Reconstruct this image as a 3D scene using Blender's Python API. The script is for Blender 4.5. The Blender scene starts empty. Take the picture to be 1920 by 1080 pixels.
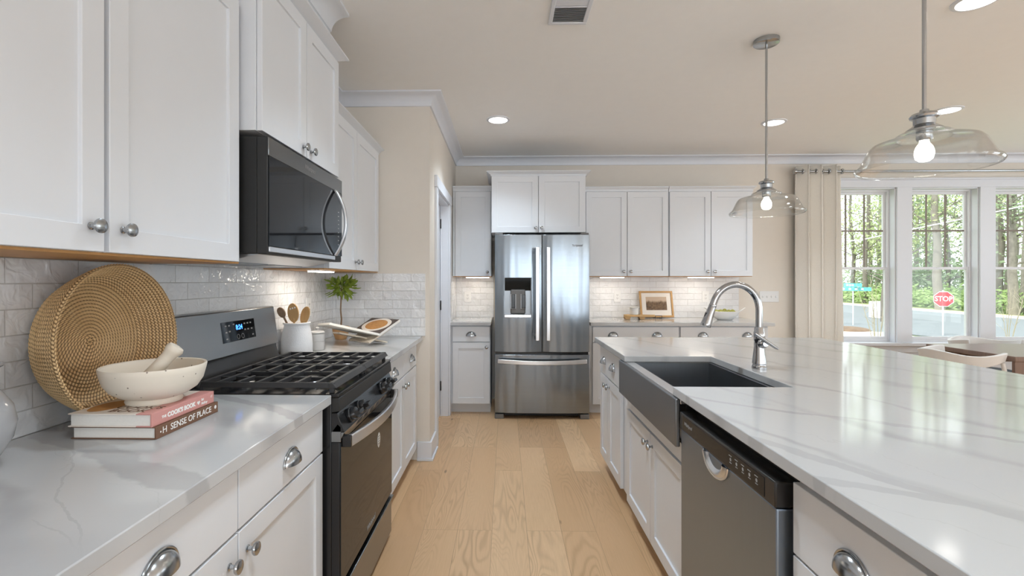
import bpy, bmesh, math, random
from mathutils import Vector, Matrix
pi, sin, cos = math.pi, math.sin, math.cos
C = bpy.context.scene.collection
SC = bpy.context.scene
random.seed(7)

# ------------------------------------------------------------------ camera
EYE = 1.30
YAW = math.atan(900 / 37000)
cam = bpy.data.cameras.new('camera')
cam.sensor_width = 36.0
cam.lens = 900 / 1920 * 36
cam.shift_x = 34 / 1920
cam.shift_y = -13.5 / 1920
cam.clip_start = 0.05
cam.clip_end = 400
cam_ob = bpy.data.objects.new('camera', cam)
cam_ob.location = (0, 0, EYE)
cam_ob.rotation_euler = (pi / 2, 0, YAW)
C.objects.link(cam_ob)
SC.camera = cam_ob

# ------------------------------------------------------------------ view, sky, sun, added fill lamps
SC.view_settings.view_transform = 'Standard'
SC.view_settings.look = 'None'
SC.view_settings.exposure = 0.08
SC.view_settings.gamma = 1.0
SC.view_settings.use_curve_mapping = False
SC.cycles.use_denoising = True
SC.cycles.max_bounces = 10
SC.cycles.transparent_max_bounces = 24
SC.cycles.sample_clamp_indirect = 6.0
SC.cycles.caustics_reflective = False
SC.cycles.caustics_refractive = False

world = bpy.data.worlds.new('overcast_sky')
SC.world = world
world.use_nodes = True
bg = world.node_tree.nodes['Background']
bg.inputs[0].default_value = (0.93, 0.97, 1.0, 1)
bg.inputs[1].default_value = 2.6

def add_light(name, kind, loc, target, energy, color=(1, 1, 1), **kw):
    l = bpy.data.lights.new(name, kind)
    l.energy = energy
    l.color = color
    for k, v in kw.items():
        setattr(l, k, v)
    o = bpy.data.objects.new(name, l)
    o.location = loc
    d = Vector(target) - Vector(loc)
    o.rotation_euler = d.to_track_quat('-Z', 'Y').to_euler()
    C.objects.link(o)
    return o

add_light('sun', 'SUN', (-20, -10, 40), (-2, 4, 0), 4.0, (1, 0.97, 0.92), angle=0.03)

# room dimensions
XL, YB, YP, XP, CEIL = -1.25, 5.28, 3.47, -0.55, 2.65
XR, YR = 6.8, -5.2
REAR_WIN = [(-0.6, 1.6), (2.2, 4.2), (4.7, 6.3)]  # unseen rear windows, put in to hold the fill lamps
SIDE_WIN = [(-3.6, -1.8), (-0.6, 1.2), (2.2, 4.0)]  # unseen right-wall windows, likewise put in for fill lamps
for a, b in REAR_WIN:  # added fill lamps behind the camera, tilted up to brighten the ceiling
    add_light('rear_fill_lamp', 'AREA', ((a + b) / 2, YR - 0.06, 1.45), ((a + b) / 2, 4, 8.0), 45 * (b - a) / 2,
              (0.76, 0.885, 1.0), shape='RECTANGLE', size=b - a - 0.1, size_y=1.7)
for a, b in SIDE_WIN:  # added fill lamps from the right, also tilted upward
    add_light('side_fill_lamp', 'AREA', (XR + 0.06, (a + b) / 2, 1.45), (0, (a + b) / 2, 6.0), 20 * (b - a) / 2,
              (0.76, 0.885, 1.0), shape='RECTANGLE', size=b - a - 0.1, size_y=1.6)

# ------------------------------------------------------------------ materials
def s2l(c):
    return tuple(((v / 255) / 12.92 if v / 255 <= 0.04045 else ((v / 255 + 0.055) / 1.055) ** 2.4) for v in c)

class NT:
    """small node-tree helper"""
    def __init__(self, name):
        self.m = bpy.data.materials.new(name)
        self.m.use_nodes = True
        self.t = self.m.node_tree
        self.b = self.t.nodes['Principled BSDF']
        self.out = self.t.nodes['Material Output']
    def n(self, kind, **kw):
        nd = self.t.nodes.new(kind)
        for k, v in kw.items():
            if k.startswith('i_'):
                key = k[2:]
                key = int(key) if key.isdigit() else key.replace('_', ' ')
                nd.inputs[key].default_value = v
            else:
                setattr(nd, k, v)
        return nd
    def l(self, a, b):
        self.t.links.new(a, b)
    def pos(self, scale=(1, 1, 1), rot=(0, 0, 0), obj=False, loc=(0, 0, 0)):
        if obj:
            src = self.n('ShaderNodeTexCoord').outputs['Object']
        else:
            src = self.n('ShaderNodeNewGeometry').outputs['Position']
        mp = self.n('ShaderNodeMapping')
        mp.inputs['Scale'].default_value = scale
        mp.inputs['Rotation'].default_value = rot
        mp.inputs['Location'].default_value = loc
        self.l(src, mp.inputs['Vector'])
        return mp.outputs[0]
    def math(self, op, a, b=None, c=None):
        nd = self.n('ShaderNodeMath', operation=op)
        for i, v in enumerate((a, b, c)):
            if v is None:
                continue
            if isinstance(v, (int, float)):
                nd.inputs[i].default_value = v
            else:
                self.l(v, nd.inputs[i])
        return nd.outputs[0]
    def ramp(self, fac, stops):
        r = self.n('ShaderNodeValToRGB')
        e = r.color_ramp.elements
        while len(e) > 1:
            e.remove(e[-1])
        e[0].position, e[0].color = stops[0][0], (*stops[0][1], 1)
        for p, c in stops[1:]:
            q = e.new(p)
            q.color = (*c, 1)
        self.l(fac, r.inputs[0])
        return r.outputs[0]
    def mix(self, fac, a, b, blend='MIX'):
        nd = self.n('ShaderNodeMix', data_type='RGBA', blend_type=blend)
        for s, v in ((nd.inputs[0], fac), (nd.inputs[6], a), (nd.inputs[7], b)):
            if isinstance(v, (int, float)):
                s.default_value = v
            elif isinstance(v, tuple):
                s.default_value = (*v, 1)
            else:
                self.l(v, s)
        return nd.outputs[2]
    def bump(self, h, strength=0.3, dist=0.01):
        nd = self.n('ShaderNodeBump')
        nd.inputs['Strength'].default_value = strength
        nd.inputs['Distance'].default_value = dist
        self.l(h, nd.inputs['Height'])
        self.l(nd.outputs[0], self.b.inputs['Normal'])
        return nd
    def noise(self, vec, scale=5, detail=2, rough=0.5, dist=0.0):
        nd = self.n('ShaderNodeTexNoise')
        nd.inputs['Scale'].default_value = scale
        nd.inputs['Detail'].default_value = detail
        nd.inputs['Roughness'].default_value = rough
        nd.inputs['Distortion'].default_value = dist
        if vec is not None:
            self.l(vec, nd.inputs['Vector'])
        return nd.outputs['Fac']
    def col(self, c):
        if isinstance(c, tuple):
            self.b.inputs['Base Color'].default_value = (*c, 1)
        else:
            self.l(c, self.b.inputs['Base Color'])
    def set(self, rough=None, metal=None, **kw):
        if rough is not None:
            self.b.inputs['Roughness'].default_value = rough
        if metal is not None:
            self.b.inputs['Metallic'].default_value = metal
        for k, v in kw.items():
            self.b.inputs[k.replace('_', ' ')].default_value = v

def plain(name, c, rough=0.5, metal=0.0, var=0.05, scale=14, bump=0.0, bscale=120, **kw):
    """colour with a faint procedural tone variation and grain"""
    m = NT(name)
    f = m.noise(m.pos(), scale, 3)
    lo = tuple(max(0, v * (1 - var)) for v in c)
    hi = tuple(min(1, v * (1 + var)) for v in c)
    m.col(m.mix(f, lo, hi))
    m.set(rough, metal, **kw)
    if bump:
        m.bump(m.noise(m.pos(), bscale, 2), bump, 0.002)
    return m.m

def steel(name, c, rough=0.26, stretch=(6, 6, 400), aniso=0.5):
    m = NT(name)
    f = m.noise(m.pos(stretch), 1.0, 3, 0.6)
    m.col(m.mix(f, tuple(v * 0.93 for v in c), tuple(min(1, v * 1.07) for v in c)))
    m.set(None, 1.0, Anisotropic=aniso)
    r = m.n('ShaderNodeMapRange')
    r.inputs['To Min'].default_value = rough * 0.85
    r.inputs['To Max'].default_value = rough * 1.15
    m.l(f, r.inputs['Value'])
    m.l(r.outputs[0], m.b.inputs['Roughness'])
    return m.m

def emit(name, c, strength):
    m = NT(name)
    m.col(c)
    m.b.inputs['Emission Color'].default_value = (*c, 1)
    m.b.inputs['Emission Strength'].default_value = strength
    return m.m

def thin_glass(name, tint=(1, 1, 1), lo=0.04, hi=0.6, rough=0.0, power=3.0):
    m = NT(name)
    m.t.nodes.remove(m.b)
    tr = m.n('ShaderNodeBsdfTransparent')
    tr.inputs[0].default_value = (*tint, 1)
    gl = m.n('ShaderNodeBsdfGlossy')
    gl.inputs['Roughness'].default_value = rough
    lw = m.n('ShaderNodeLayerWeight')
    lw.inputs[0].default_value = 0.5
    f = m.math('POWER', lw.outputs['Facing'], power)
    f = m.math('MULTIPLY_ADD', f, hi - lo, lo)
    mx = m.n('ShaderNodeMixShader')
    m.l(f, mx.inputs[0]); m.l(tr.outputs[0], mx.inputs[1]); m.l(gl.outputs[0], mx.inputs[2])
    m.l(mx.outputs[0], m.out.inputs[0])
    return m.m

def tile_mat(name, axis):
    m = NT(name)
    g = m.n('ShaderNodeNewGeometry').outputs['Position']
    sp = m.n('ShaderNodeSeparateXYZ'); m.l(g, sp.inputs[0])
    cb = m.n('ShaderNodeCombineXYZ')
    m.l(sp.outputs['Y' if axis == 'y' else 'X'], cb.inputs[0])
    m.l(m.math('SUBTRACT', sp.outputs['Z'], 0.9), cb.inputs[1])
    br = m.n('ShaderNodeTexBrick', offset=0.34, offset_frequency=2)
    br.inputs['Scale'].default_value = 1
    br.inputs['Brick Width'].default_value = 0.205
    br.inputs['Row Height'].default_value = 0.0655
    br.inputs['Mortar Size'].default_value = 0.0016
    br.inputs['Mortar Smooth'].default_value = 0.3
    br.inputs['Bias'].default_value = 0.0
    br.inputs['Color1'].default_value = (0.76, 0.765, 0.78, 1)
    br.inputs['Color2'].default_value = (0.86, 0.865, 0.875, 1)
    br.inputs['Mortar'].default_value = (0.62, 0.61, 0.60, 1)
    m.l(cb.outputs[0], br.inputs['Vector'])
    cloud = m.noise(m.pos(), 9, 4, 0.6, 0.4)
    m.col(m.mix(m.math('MULTIPLY', cloud, 0.16), br.outputs['Color'], (0.5, 0.5, 0.53)))
    h = m.noise(m.pos(), 26, 2, 0.5, 0.8)
    h2 = m.noise(m.pos(), 9, 1, 0.5)
    h = m.math('MULTIPLY_ADD', h2, 2.0, h)
    h = m.math('MULTIPLY_ADD', br.outputs['Fac'], -1.1, h)
    m.bump(h, 0.9, 0.007)
    m.set(0.13, 0)
    return m.m

def floor_mat():
    m = NT('oak_plank')
    g = m.n('ShaderNodeNewGeometry').outputs['Position']
    sp = m.n('ShaderNodeSeparateXYZ'); m.l(g, sp.inputs[0])
    cb = m.n('ShaderNodeCombineXYZ')
    m.l(sp.outputs['Y'], cb.inputs[0]); m.l(m.math('ADD', sp.outputs['X'], 20.05), cb.inputs[1])
    br = m.n('ShaderNodeTexBrick', offset=0.37, offset_frequency=3)
    br.inputs['Scale'].default_value = 1
    br.inputs['Brick Width'].default_value = 1.25
    br.inputs['Row Height'].default_value = 0.18
    br.inputs['Mortar Size'].default_value = 0.0011
    br.inputs['Mortar Smooth'].default_value = 0.2
    br.inputs['Color1'].default_value = (0, 0, 0, 1)
    br.inputs['Color2'].default_value = (1, 1, 1, 1)
    br.inputs['Mortar'].default_value = (0.5, 0.5, 0.5, 1)
    m.l(cb.outputs[0], br.inputs['Vector'])
    pv = m.n('ShaderNodeSeparateColor'); m.l(br.outputs['Color'], pv.inputs[0])
    plank = pv.outputs[0]
    cv = m.n('ShaderNodeCombineXYZ')
    m.l(m.math('MULTIPLY_ADD', plank, 13.7, sp.outputs['X']), cv.inputs[0])
    m.l(m.math('MULTIPLY_ADD', plank, 31.3, sp.outputs['Y']), cv.inputs[1])
    def scaled(s):
        mp = m.n('ShaderNodeMapping'); mp.inputs['Scale'].default_value = s
        m.l(cv.outputs[0], mp.inputs['Vector']); return mp.outputs[0]
    fine = m.noise(scaled((55, 2.6, 1)), 3, 5, 0.62, 0.2)
    field = m.noise(scaled((5.0, 0.75, 1)), 1.0, 2, 0.5, 0.5)
    rings = m.math('SINE', m.math('MULTIPLY', field, 88))
    rings = m.math('POWER', m.math('ABSOLUTE', rings), 5.0)
    rm = m.noise(scaled((4, 0.6, 1)), 1.0, 1)
    rings = m.math('MULTIPLY', rings, m.math('SMOOTH_MAX', 0.0, m.math('MULTIPLY_ADD', rm, 2.6, -1.0), 0.1))
    base = m.ramp(plank, [(0.0, (0.60, 0.375, 0.205)), (0.5, (0.73, 0.485, 0.28)), (1.0, (0.84, 0.59, 0.36))])
    c = m.mix(m.math('MULTIPLY', fine, 0.62), base, (0.50, 0.30, 0.15))
    c = m.mix(m.math('MULTIPLY', rings, 0.60), c, (0.36, 0.205, 0.10))
    vo = m.n('ShaderNodeTexVoronoi'); vo.inputs['Scale'].default_value = 1
    m.l(scaled((7, 2.1, 1)), vo.inputs['Vector'])
    knot = m.ramp(vo.outputs['Distance'], [(0.0, (1, 1, 1)), (0.05, (0.9, 0.9, 0.9)), (0.085, (0, 0, 0))])
    ks = m.n('ShaderNodeSeparateColor'); m.l(knot, ks.inputs[0])
    c = m.mix(m.math('MULTIPLY', ks.outputs[0], 0.75), c, (0.12, 0.07, 0.035))
    c = m.mix(m.math('MULTIPLY', br.outputs['Fac'], 0.6), c, (0.20, 0.12, 0.06))
    m.col(c)
    m.set(0.36, 0)
    m.bump(m.math('MULTIPLY_ADD', br.outputs['Fac'], -2.0, fine), 0.12, 0.002)
    return m.m

def quartz(name, ang, period, seed, wide=0.30, off=-0.55, bands=()):
    m = NT(name)
    p = m.pos((1, 1, 1), (0, 0, ang), loc=(seed, seed * 0.7, 0))
    sp = m.n('ShaderNodeSeparateXYZ'); m.l(p, sp.inputs[0])
    w1 = m.noise(p, 1.4, 3, 0.55)
    w2 = m.noise(p, 5.5, 6, 0.65)
    d = m.math('MULTIPLY_ADD', w1, 1.15 * period, sp.outputs['Y'])
    d = m.math('MULTIPLY_ADD', w2, 0.16 * period, d)
    t = m.math('DIVIDE', d, period)
    fr = m.math('ABSOLUTE', m.math('SUBTRACT', m.math('FRACT', t), 0.5))
    wid = m.math('MULTIPLY_ADD', m.math('POWER', m.noise(p, 1.9, 2), 2.0), wide, 0.004)
    vein = m.n('ShaderNodeMapRange', interpolation_type='SMOOTHSTEP')
    m.l(fr, vein.inputs['Value'])
    m.l(wid, vein.inputs['From Max'])
    vein.inputs['From Min'].default_value = 0.0
    vein.inputs['To Min'].default_value = 1.0
    vein.inputs['To Max'].default_value = 0.0
    mask = m.noise(p, 2.2, 2)
    mask = m.math('SMOOTH_MIN', 1.0, m.math('MULTIPLY_ADD', mask, 2.4, off), 0.2)
    body = m.math('MULTIPLY', m.math('MULTIPLY', vein.outputs[0], mask), m.math('MULTIPLY_ADD', w2, 0.8, 0.3))
    # individual broad veins: (point, direction, half width, strength)
    g = m.n('ShaderNodeNewGeometry').outputs['Position']
    gs = m.n('ShaderNodeSeparateXYZ'); m.l(g, gs.inputs[0])
    wob = m.math('SUBTRACT', m.noise(g, 4.5, 5, 0.62), 0.5)
    wob2 = m.math('SUBTRACT', m.noise(g, 2.0, 1, 0.5), 0.5)
    for (x, y), (dx, dy), hw, st in bands:
        l = math.hypot(dx, dy); nx, ny = -dy / l, dx / l
        q = m.math('MULTIPLY_ADD', gs.outputs['X'], nx, -(nx * x + ny * y))
        q = m.math('MULTIPLY_ADD', gs.outputs['Y'], ny, q)
        q = m.math('MULTIPLY_ADD', wob, 0.07 + hw, q)
        q = m.math('ABSOLUTE', m.math('MULTIPLY_ADD', wob2, 0.18, q))
        b_ = m.n('ShaderNodeMapRange', interpolation_type='SMOOTHSTEP')
        m.l(q, b_.inputs['Value'])
        b_.inputs['From Min'].default_value = hw * 0.72
        b_.inputs['From Max'].default_value = hw * 1.1
        b_.inputs['To Min'].default_value = st
        b_.inputs['To Max'].default_value = 0.0
        body = m.math('MAXIMUM', body, m.math('MULTIPLY', b_.outputs[0], m.math('MULTIPLY_ADD', w2, 0.9, 0.45)))
    # hairlines
    t2 = m.math('DIVIDE', m.math('MULTIPLY_ADD', m.noise(p, 3.1, 5, 0.6), period * 0.9, m.math('ADD', sp.outputs['Y'], 0.31)), period * 0.62)
    fr2 = m.math('ABSOLUTE', m.math('SUBTRACT', m.math('FRACT', t2), 0.5))
    hair = m.n('ShaderNodeMapRange', interpolation_type='SMOOTHSTEP')
    m.l(fr2, hair.inputs['Value'])
    hair.inputs['From Max'].default_value = 0.012
    hair.inputs['To Min'].default_value = 1.0
    hair.inputs['To Max'].default_value = 0.0
    hm = m.math('MULTIPLY', hair.outputs[0], m.math('SMOOTH_MAX', 0.0, m.math('MULTIPLY_ADD', m.noise(p, 2.7, 1), 2.2, -0.75), 0.1))
    base = m.mix(m.noise(p, 1.1, 2), (0.51, 0.51, 0.51), (0.565, 0.565, 0.565))
    c = m.mix(m.math('MULTIPLY', body, 0.75), base, (0.33, 0.325, 0.33))
    c = m.mix(m.math('MULTIPLY', hm, 0.5), c, (0.38, 0.37, 0.36))
    m.col(c)
    m.set(0.10, 0)
    return m.m

def wood(name, c1, c2, stretch=(4, 4, 40), rough=0.5):
    m = NT(name)
    f = m.noise(m.pos(stretch), 1.5, 4, 0.6, 0.6)
    m.col(m.mix(f, c1, c2))
    m.set(rough, 0)
    m.bump(f, 0.15, 0.003)
    return m.m

def leaf_mat(name, c1, c2, scale=3.0, trans=0.35):
    m = NT(name)
    f = m.noise(m.pos(), scale, 3)
    col = m.mix(f, c1, c2)
    m.col(col)
    m.set(0.5, 0)
    tl = m.n('ShaderNodeBsdfTranslucent'); m.l(col, tl.inputs[0])
    mx = m.n('ShaderNodeMixShader'); mx.inputs[0].default_value = trans
    m.l(m.b.outputs[0], mx.inputs[1]); m.l(tl.outputs[0], mx.inputs[2])
    m.l(mx.outputs[0], m.out.inputs[0])
    return m.m

MAT = {}
MAT['wall'] = plain('beige_wall_paint', (0.765, 0.705, 0.63), 0.75, var=0.02, bump=0.12, bscale=260)
MAT['ceiling'] = plain('ceiling_paint', (0.93, 0.915, 0.895), 0.85, var=0.015, bump=0.1, bscale=200)
MAT['trim'] = plain('white_trim_paint', (0.75, 0.765, 0.81), 0.4, var=0.015)
MAT['cab'] = plain('white_cabinet_paint', (0.74, 0.755, 0.785), 0.38, var=0.012)
MAT['plywood'] = wood('cabinet_underside_wood', (0.62, 0.33, 0.12), (0.48, 0.24, 0.08), (6, 30, 6))
MAT['floor'] = floor_mat()
MAT['tile_y'] = tile_mat('glazed_tile_left', 'y')
MAT['tile_x'] = tile_mat('glazed_tile_back', 'x')
MAT['quartz_left'] = quartz('quartz_left_run', math.radians(27), 0.46, 3.3, 0.75, -0.15,
    (((-0.84, 1.04), (0.48, -0.23), 0.036, 0.68), ((-0.78, 1.48), (0.34, -0.17), 0.022, 0.7), ((-0.80, 0.86), (0.2, -0.2), 0.003, 0.42), ((-0.9, 2.75), (0.4, -0.3), 0.02, 0.5), ((-0.74, 0.75), (0.18, -0.1), 0.0025, 0.42)))
MAT['quartz_isl'] = quartz('quartz_island', math.radians(66), 0.34, 1.7, 0.42, -0.45,
    (((0.735, 0.985), (0.12, -0.22), 0.022, 0.55), ((0.90, 1.50), (0.45, -0.34), 0.012, 0.6), ((1.30, 0.55), (0.5, -0.3), 0.02, 0.5)))
MAT['nickel'] = steel('brushed_nickel', (0.44, 0.455, 0.47), 0.22, (60, 60, 60), 0.2)
MAT['chrome'] = steel('polished_faucet_steel', (0.43, 0.435, 0.445), 0.14, (80, 80, 80), 0.0)
def wavy_steel(name, c, rough):
    m = NT(name)
    f = m.noise(m.pos((1.2, 1.2, 260)), 1.0, 3, 0.6)
    m.col(m.mix(f, tuple(v * 0.92 for v in c), tuple(min(1, v * 1.08) for v in c)))
    m.set(rough, 1.0, Anisotropic=0.75)
    tg = m.n('ShaderNodeTangent', direction_type='RADIAL', axis='Z')
    m.l(tg.outputs[0], m.b.inputs['Tangent'])
    w = m.noise(m.pos((5.0, 1, 0.35)), 1.0, 2, 0.5)
    m.bump(w, 0.55, 0.05)
    return m.m
MAT['steel'] = wavy_steel('fridge_steel', (0.27, 0.30, 0.33), 0.24)
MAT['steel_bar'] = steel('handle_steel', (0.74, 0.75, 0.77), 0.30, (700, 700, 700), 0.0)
MAT['steel_dark'] = steel('dark_steel', (0.27, 0.285, 0.30), 0.32, (220, 4, 4), 0.4)
MAT['steel_dw'] = steel('dishwasher_steel', (0.265, 0.315, 0.38), 0.34, (4, 300, 4), 0.4)
MAT['steel_range'] = steel('range_steel', (0.27, 0.28, 0.29), 0.24, (4, 4, 300), 0.4)
MAT['steel_sink'] = steel('sink_steel', (0.26, 0.275, 0.295), 0.38, (200, 8, 8), 0.3)
MAT['black'] = plain('black_enamel', (0.012, 0.012, 0.013), 0.22, var=0.2)
MAT['black_matte'] = plain('black_matte', (0.018, 0.018, 0.018), 0.55, var=0.2)
MAT['iron'] = plain('cast_iron', (0.03, 0.03, 0.032), 0.5, var=0.25, bump=0.25, bscale=400)
MAT['glass_black'] = plain('black_glass', (0.012, 0.012, 0.013), 0.04, var=0.1, **{'Specular_IOR_Level': 0.3, 'Specular_Tint': (0.70, 0.86, 1.0, 1)})
MAT['panel_black'] = plain('control_panel_black', (0.02, 0.019, 0.019), 0.25, var=0.1)
MAT['gray_plastic'] = plain('grey_plastic', (0.16, 0.155, 0.15), 0.5)
MAT['plate'] = plain('white_plastic', (0.80, 0.80, 0.80), 0.35, var=0.01)
MAT['slot'] = plain('dark_slot', (0.05, 0.05, 0.05), 0.6)
MAT['win_glass'] = thin_glass('window_glass', (0.97, 0.99, 0.985), 0.025, 0.32, 0.0, 5.0)
MAT['shade_glass'] = thin_glass('clear_shade_glass', (0.97, 0.975, 0.97), 0.03, 0.85, 0.02, 2.2)
MAT['muntin'] = plain('taupe_muntin', (0.24, 0.20, 0.165), 0.5)
MAT['vinyl'] = plain('white_vinyl', (0.80, 0.80, 0.82), 0.35, var=0.01)
MAT['lamp'] = emit('lamp_diffuser', (1.0, 0.96, 0.90), 9.0)
MAT['led'] = emit('led_strip', (1.0, 0.93, 0.82), 12.0)
MAT['bulb'] = emit('bulb_glow', (1.0, 0.93, 0.80), 14.0)
MAT['clock'] = emit('blue_display', (0.05, 0.25, 1.0), 3.0)
MAT['white_ink'] = plain('white_ink', (0.85, 0.83, 0.80), 0.6)
MAT['grey_ink'] = plain('grey_ink', (0.35, 0.35, 0.35), 0.5)
MAT['dim_ink'] = plain('dim_ink', (0.22, 0.21, 0.21), 0.5)
MAT['ivory'] = NT('speckled_ivory_stoneware').m

def speckle():
    m = NT('speckled_ivory_stoneware')
    v = m.n('ShaderNodeTexVoronoi'); v.inputs['Scale'].default_value = 38
    m.l(m.pos(obj=True), v.inputs['Vector'])
    k = m.ramp(v.outputs['Distance'], [(0.0, (1, 1, 1)), (0.06, (1, 1, 1)), (0.10, (0, 0, 0))])
    m.col(m.mix(m.math('MULTIPLY', m.n('ShaderNodeRGBToBW').outputs[0], 0.0), (0.78, 0.70, 0.59), (0.78, 0.70, 0.59)))
    ks = m.n('ShaderNodeSeparateColor'); m.l(k, ks.inputs[0])
    m.col(m.mix(ks.outputs[0], m.mix(m.noise(m.pos(obj=True), 8, 3), (0.74, 0.66, 0.55), (0.82, 0.74, 0.63)), (0.16, 0.11, 0.08)))
    m.set(0.55, 0)
    return m.m
MAT['ivory'] = speckle()
def rattan():
    m = NT('rattan')
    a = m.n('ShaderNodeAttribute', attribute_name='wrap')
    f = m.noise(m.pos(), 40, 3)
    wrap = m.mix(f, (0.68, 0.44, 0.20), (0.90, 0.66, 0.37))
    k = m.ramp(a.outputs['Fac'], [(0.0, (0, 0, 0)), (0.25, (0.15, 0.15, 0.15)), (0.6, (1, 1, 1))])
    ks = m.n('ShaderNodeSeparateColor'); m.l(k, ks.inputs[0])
    m.col(m.mix(ks.outputs[0], (0.20, 0.11, 0.045), wrap))  # gaps between stitches coloured dark to stand for their shade
    m.set(0.6)
    return m.m
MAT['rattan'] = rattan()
MAT['vase'] = plain('grey_white_glaze', (0.36, 0.36, 0.37), 0.15, var=0.06, scale=6)
MAT['crock'] = plain('white_crackle_crock', (0.72, 0.72, 0.73), 0.5, var=0.06, scale=90, bump=0.5, bscale=180)
MAT['grey_jar'] = plain('grey_stone_jar', (0.46, 0.45, 0.44), 0.45, var=0.08, scale=20)
MAT['spoon'] = wood('spoon_wood', (0.42, 0.25, 0.10), (0.55, 0.35, 0.16), (30, 30, 6))
MAT['board'] = wood('board_wood', (0.50, 0.29, 0.11), (0.63, 0.41, 0.19), (8, 30, 30))
MAT['frame'] = wood('frame_wood', (0.45, 0.25, 0.09), (0.58, 0.35, 0.14), (30, 8, 8))
MAT['light_wood'] = wood('pale_stand_wood', (0.60, 0.51, 0.40), (0.70, 0.61, 0.50), (10, 10, 50))
MAT['terracotta'] = plain('terracotta', (0.48, 0.27, 0.12), 0.7, var=0.1)
MAT['bark_small'] = plain('thin_stem_bark', (0.20, 0.13, 0.08), 0.8, var=0.3, scale=60)
MAT['plant_leaf'] = leaf_mat('houseplant_leaf', (0.07, 0.16, 0.02), (0.42, 0.52, 0.08), 22, 0.25)
MAT['pages'] = plain('book_pages', (0.80, 0.77, 0.72), 0.8, var=0.05, scale=200)
MAT['pink'] = plain('salmon_cover', (0.60, 0.28, 0.25), 0.5)
MAT['cream'] = plain('cream_cover', (0.80, 0.72, 0.64), 0.5)
MAT['brown'] = plain('brown_cover', (0.17, 0.085, 0.048), 0.55)
MAT['orange'] = plain('printed_orange', (0.55, 0.27, 0.09), 0.5, var=0.3, scale=60)
MAT['mat_board'] = plain('picture_mat', (0.82, 0.78, 0.73), 0.8)
MAT['white_ceramic'] = plain('white_ceramic', (0.78, 0.77, 0.75), 0.25, var=0.02)
MAT['fabric'] = plain('linen_curtain', (0.85, 0.81, 0.745), 0.9, var=0.05, scale=90, bump=0.35, bscale=500)
MAT['chair_white'] = plain('white_chair_paint', (0.74, 0.72, 0.70), 0.45, var=0.04)
MAT['cushion'] = plain('dark_cushion', (0.05, 0.055, 0.065), 0.8)
MAT['table_wood'] = wood('weathered_brown_wood', (0.16, 0.10, 0.075), (0.27, 0.18, 0.14), (40, 40, 3), 0.28)
MAT['olive'] = plain('olive_green_fruit', (0.30, 0.30, 0.05), 0.5, var=0.4, scale=40)
MAT['asphalt'] = plain('asphalt', (0.17, 0.19, 0.20), 0.9, var=0.1, scale=2)
MAT['concrete'] = plain('pale_concrete', (0.72, 0.70, 0.66), 0.9, var=0.06, scale=3)
MAT['lawn'] = plain('grass', (0.16, 0.20, 0.07), 0.9, var=0.45, scale=2.5)
MAT['mulch'] = plain('mulch', (0.17, 0.115, 0.075), 0.95, var=0.4, scale=6)
MAT['bark'] = plain('grey_bark', (0.25, 0.225, 0.19), 0.9, var=0.35, scale=5, bump=0.4, bscale=20)
MAT['bark_dark'] = plain('dark_bark', (0.19, 0.17, 0.14), 0.9, var=0.3, scale=5)
MAT['leaf_a'] = leaf_mat('spring_leaf', (0.36, 0.45, 0.18), (0.60, 0.66, 0.36), 0.5, 0.4)
MAT['leaf_b'] = leaf_mat('deep_leaf', (0.18, 0.26, 0.14), (0.34, 0.43, 0.24), 0.5, 0.35)
MAT['leaf_c'] = leaf_mat('undergrowth_leaf', (0.26, 0.40, 0.13), (0.44, 0.57, 0.22), 0.4, 0.35)
MAT['sign_red'] = plain('sign_red', (0.52, 0.03, 0.04), 0.4)
MAT['sign_white'] = plain('sign_white', (0.85, 0.85, 0.85), 0.4)
MAT['sign_teal'] = plain('sign_teal', (0.10, 0.45, 0.47), 0.4)
MAT['post'] = plain('galvanised_post', (0.55, 0.57, 0.58), 0.5)

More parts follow.
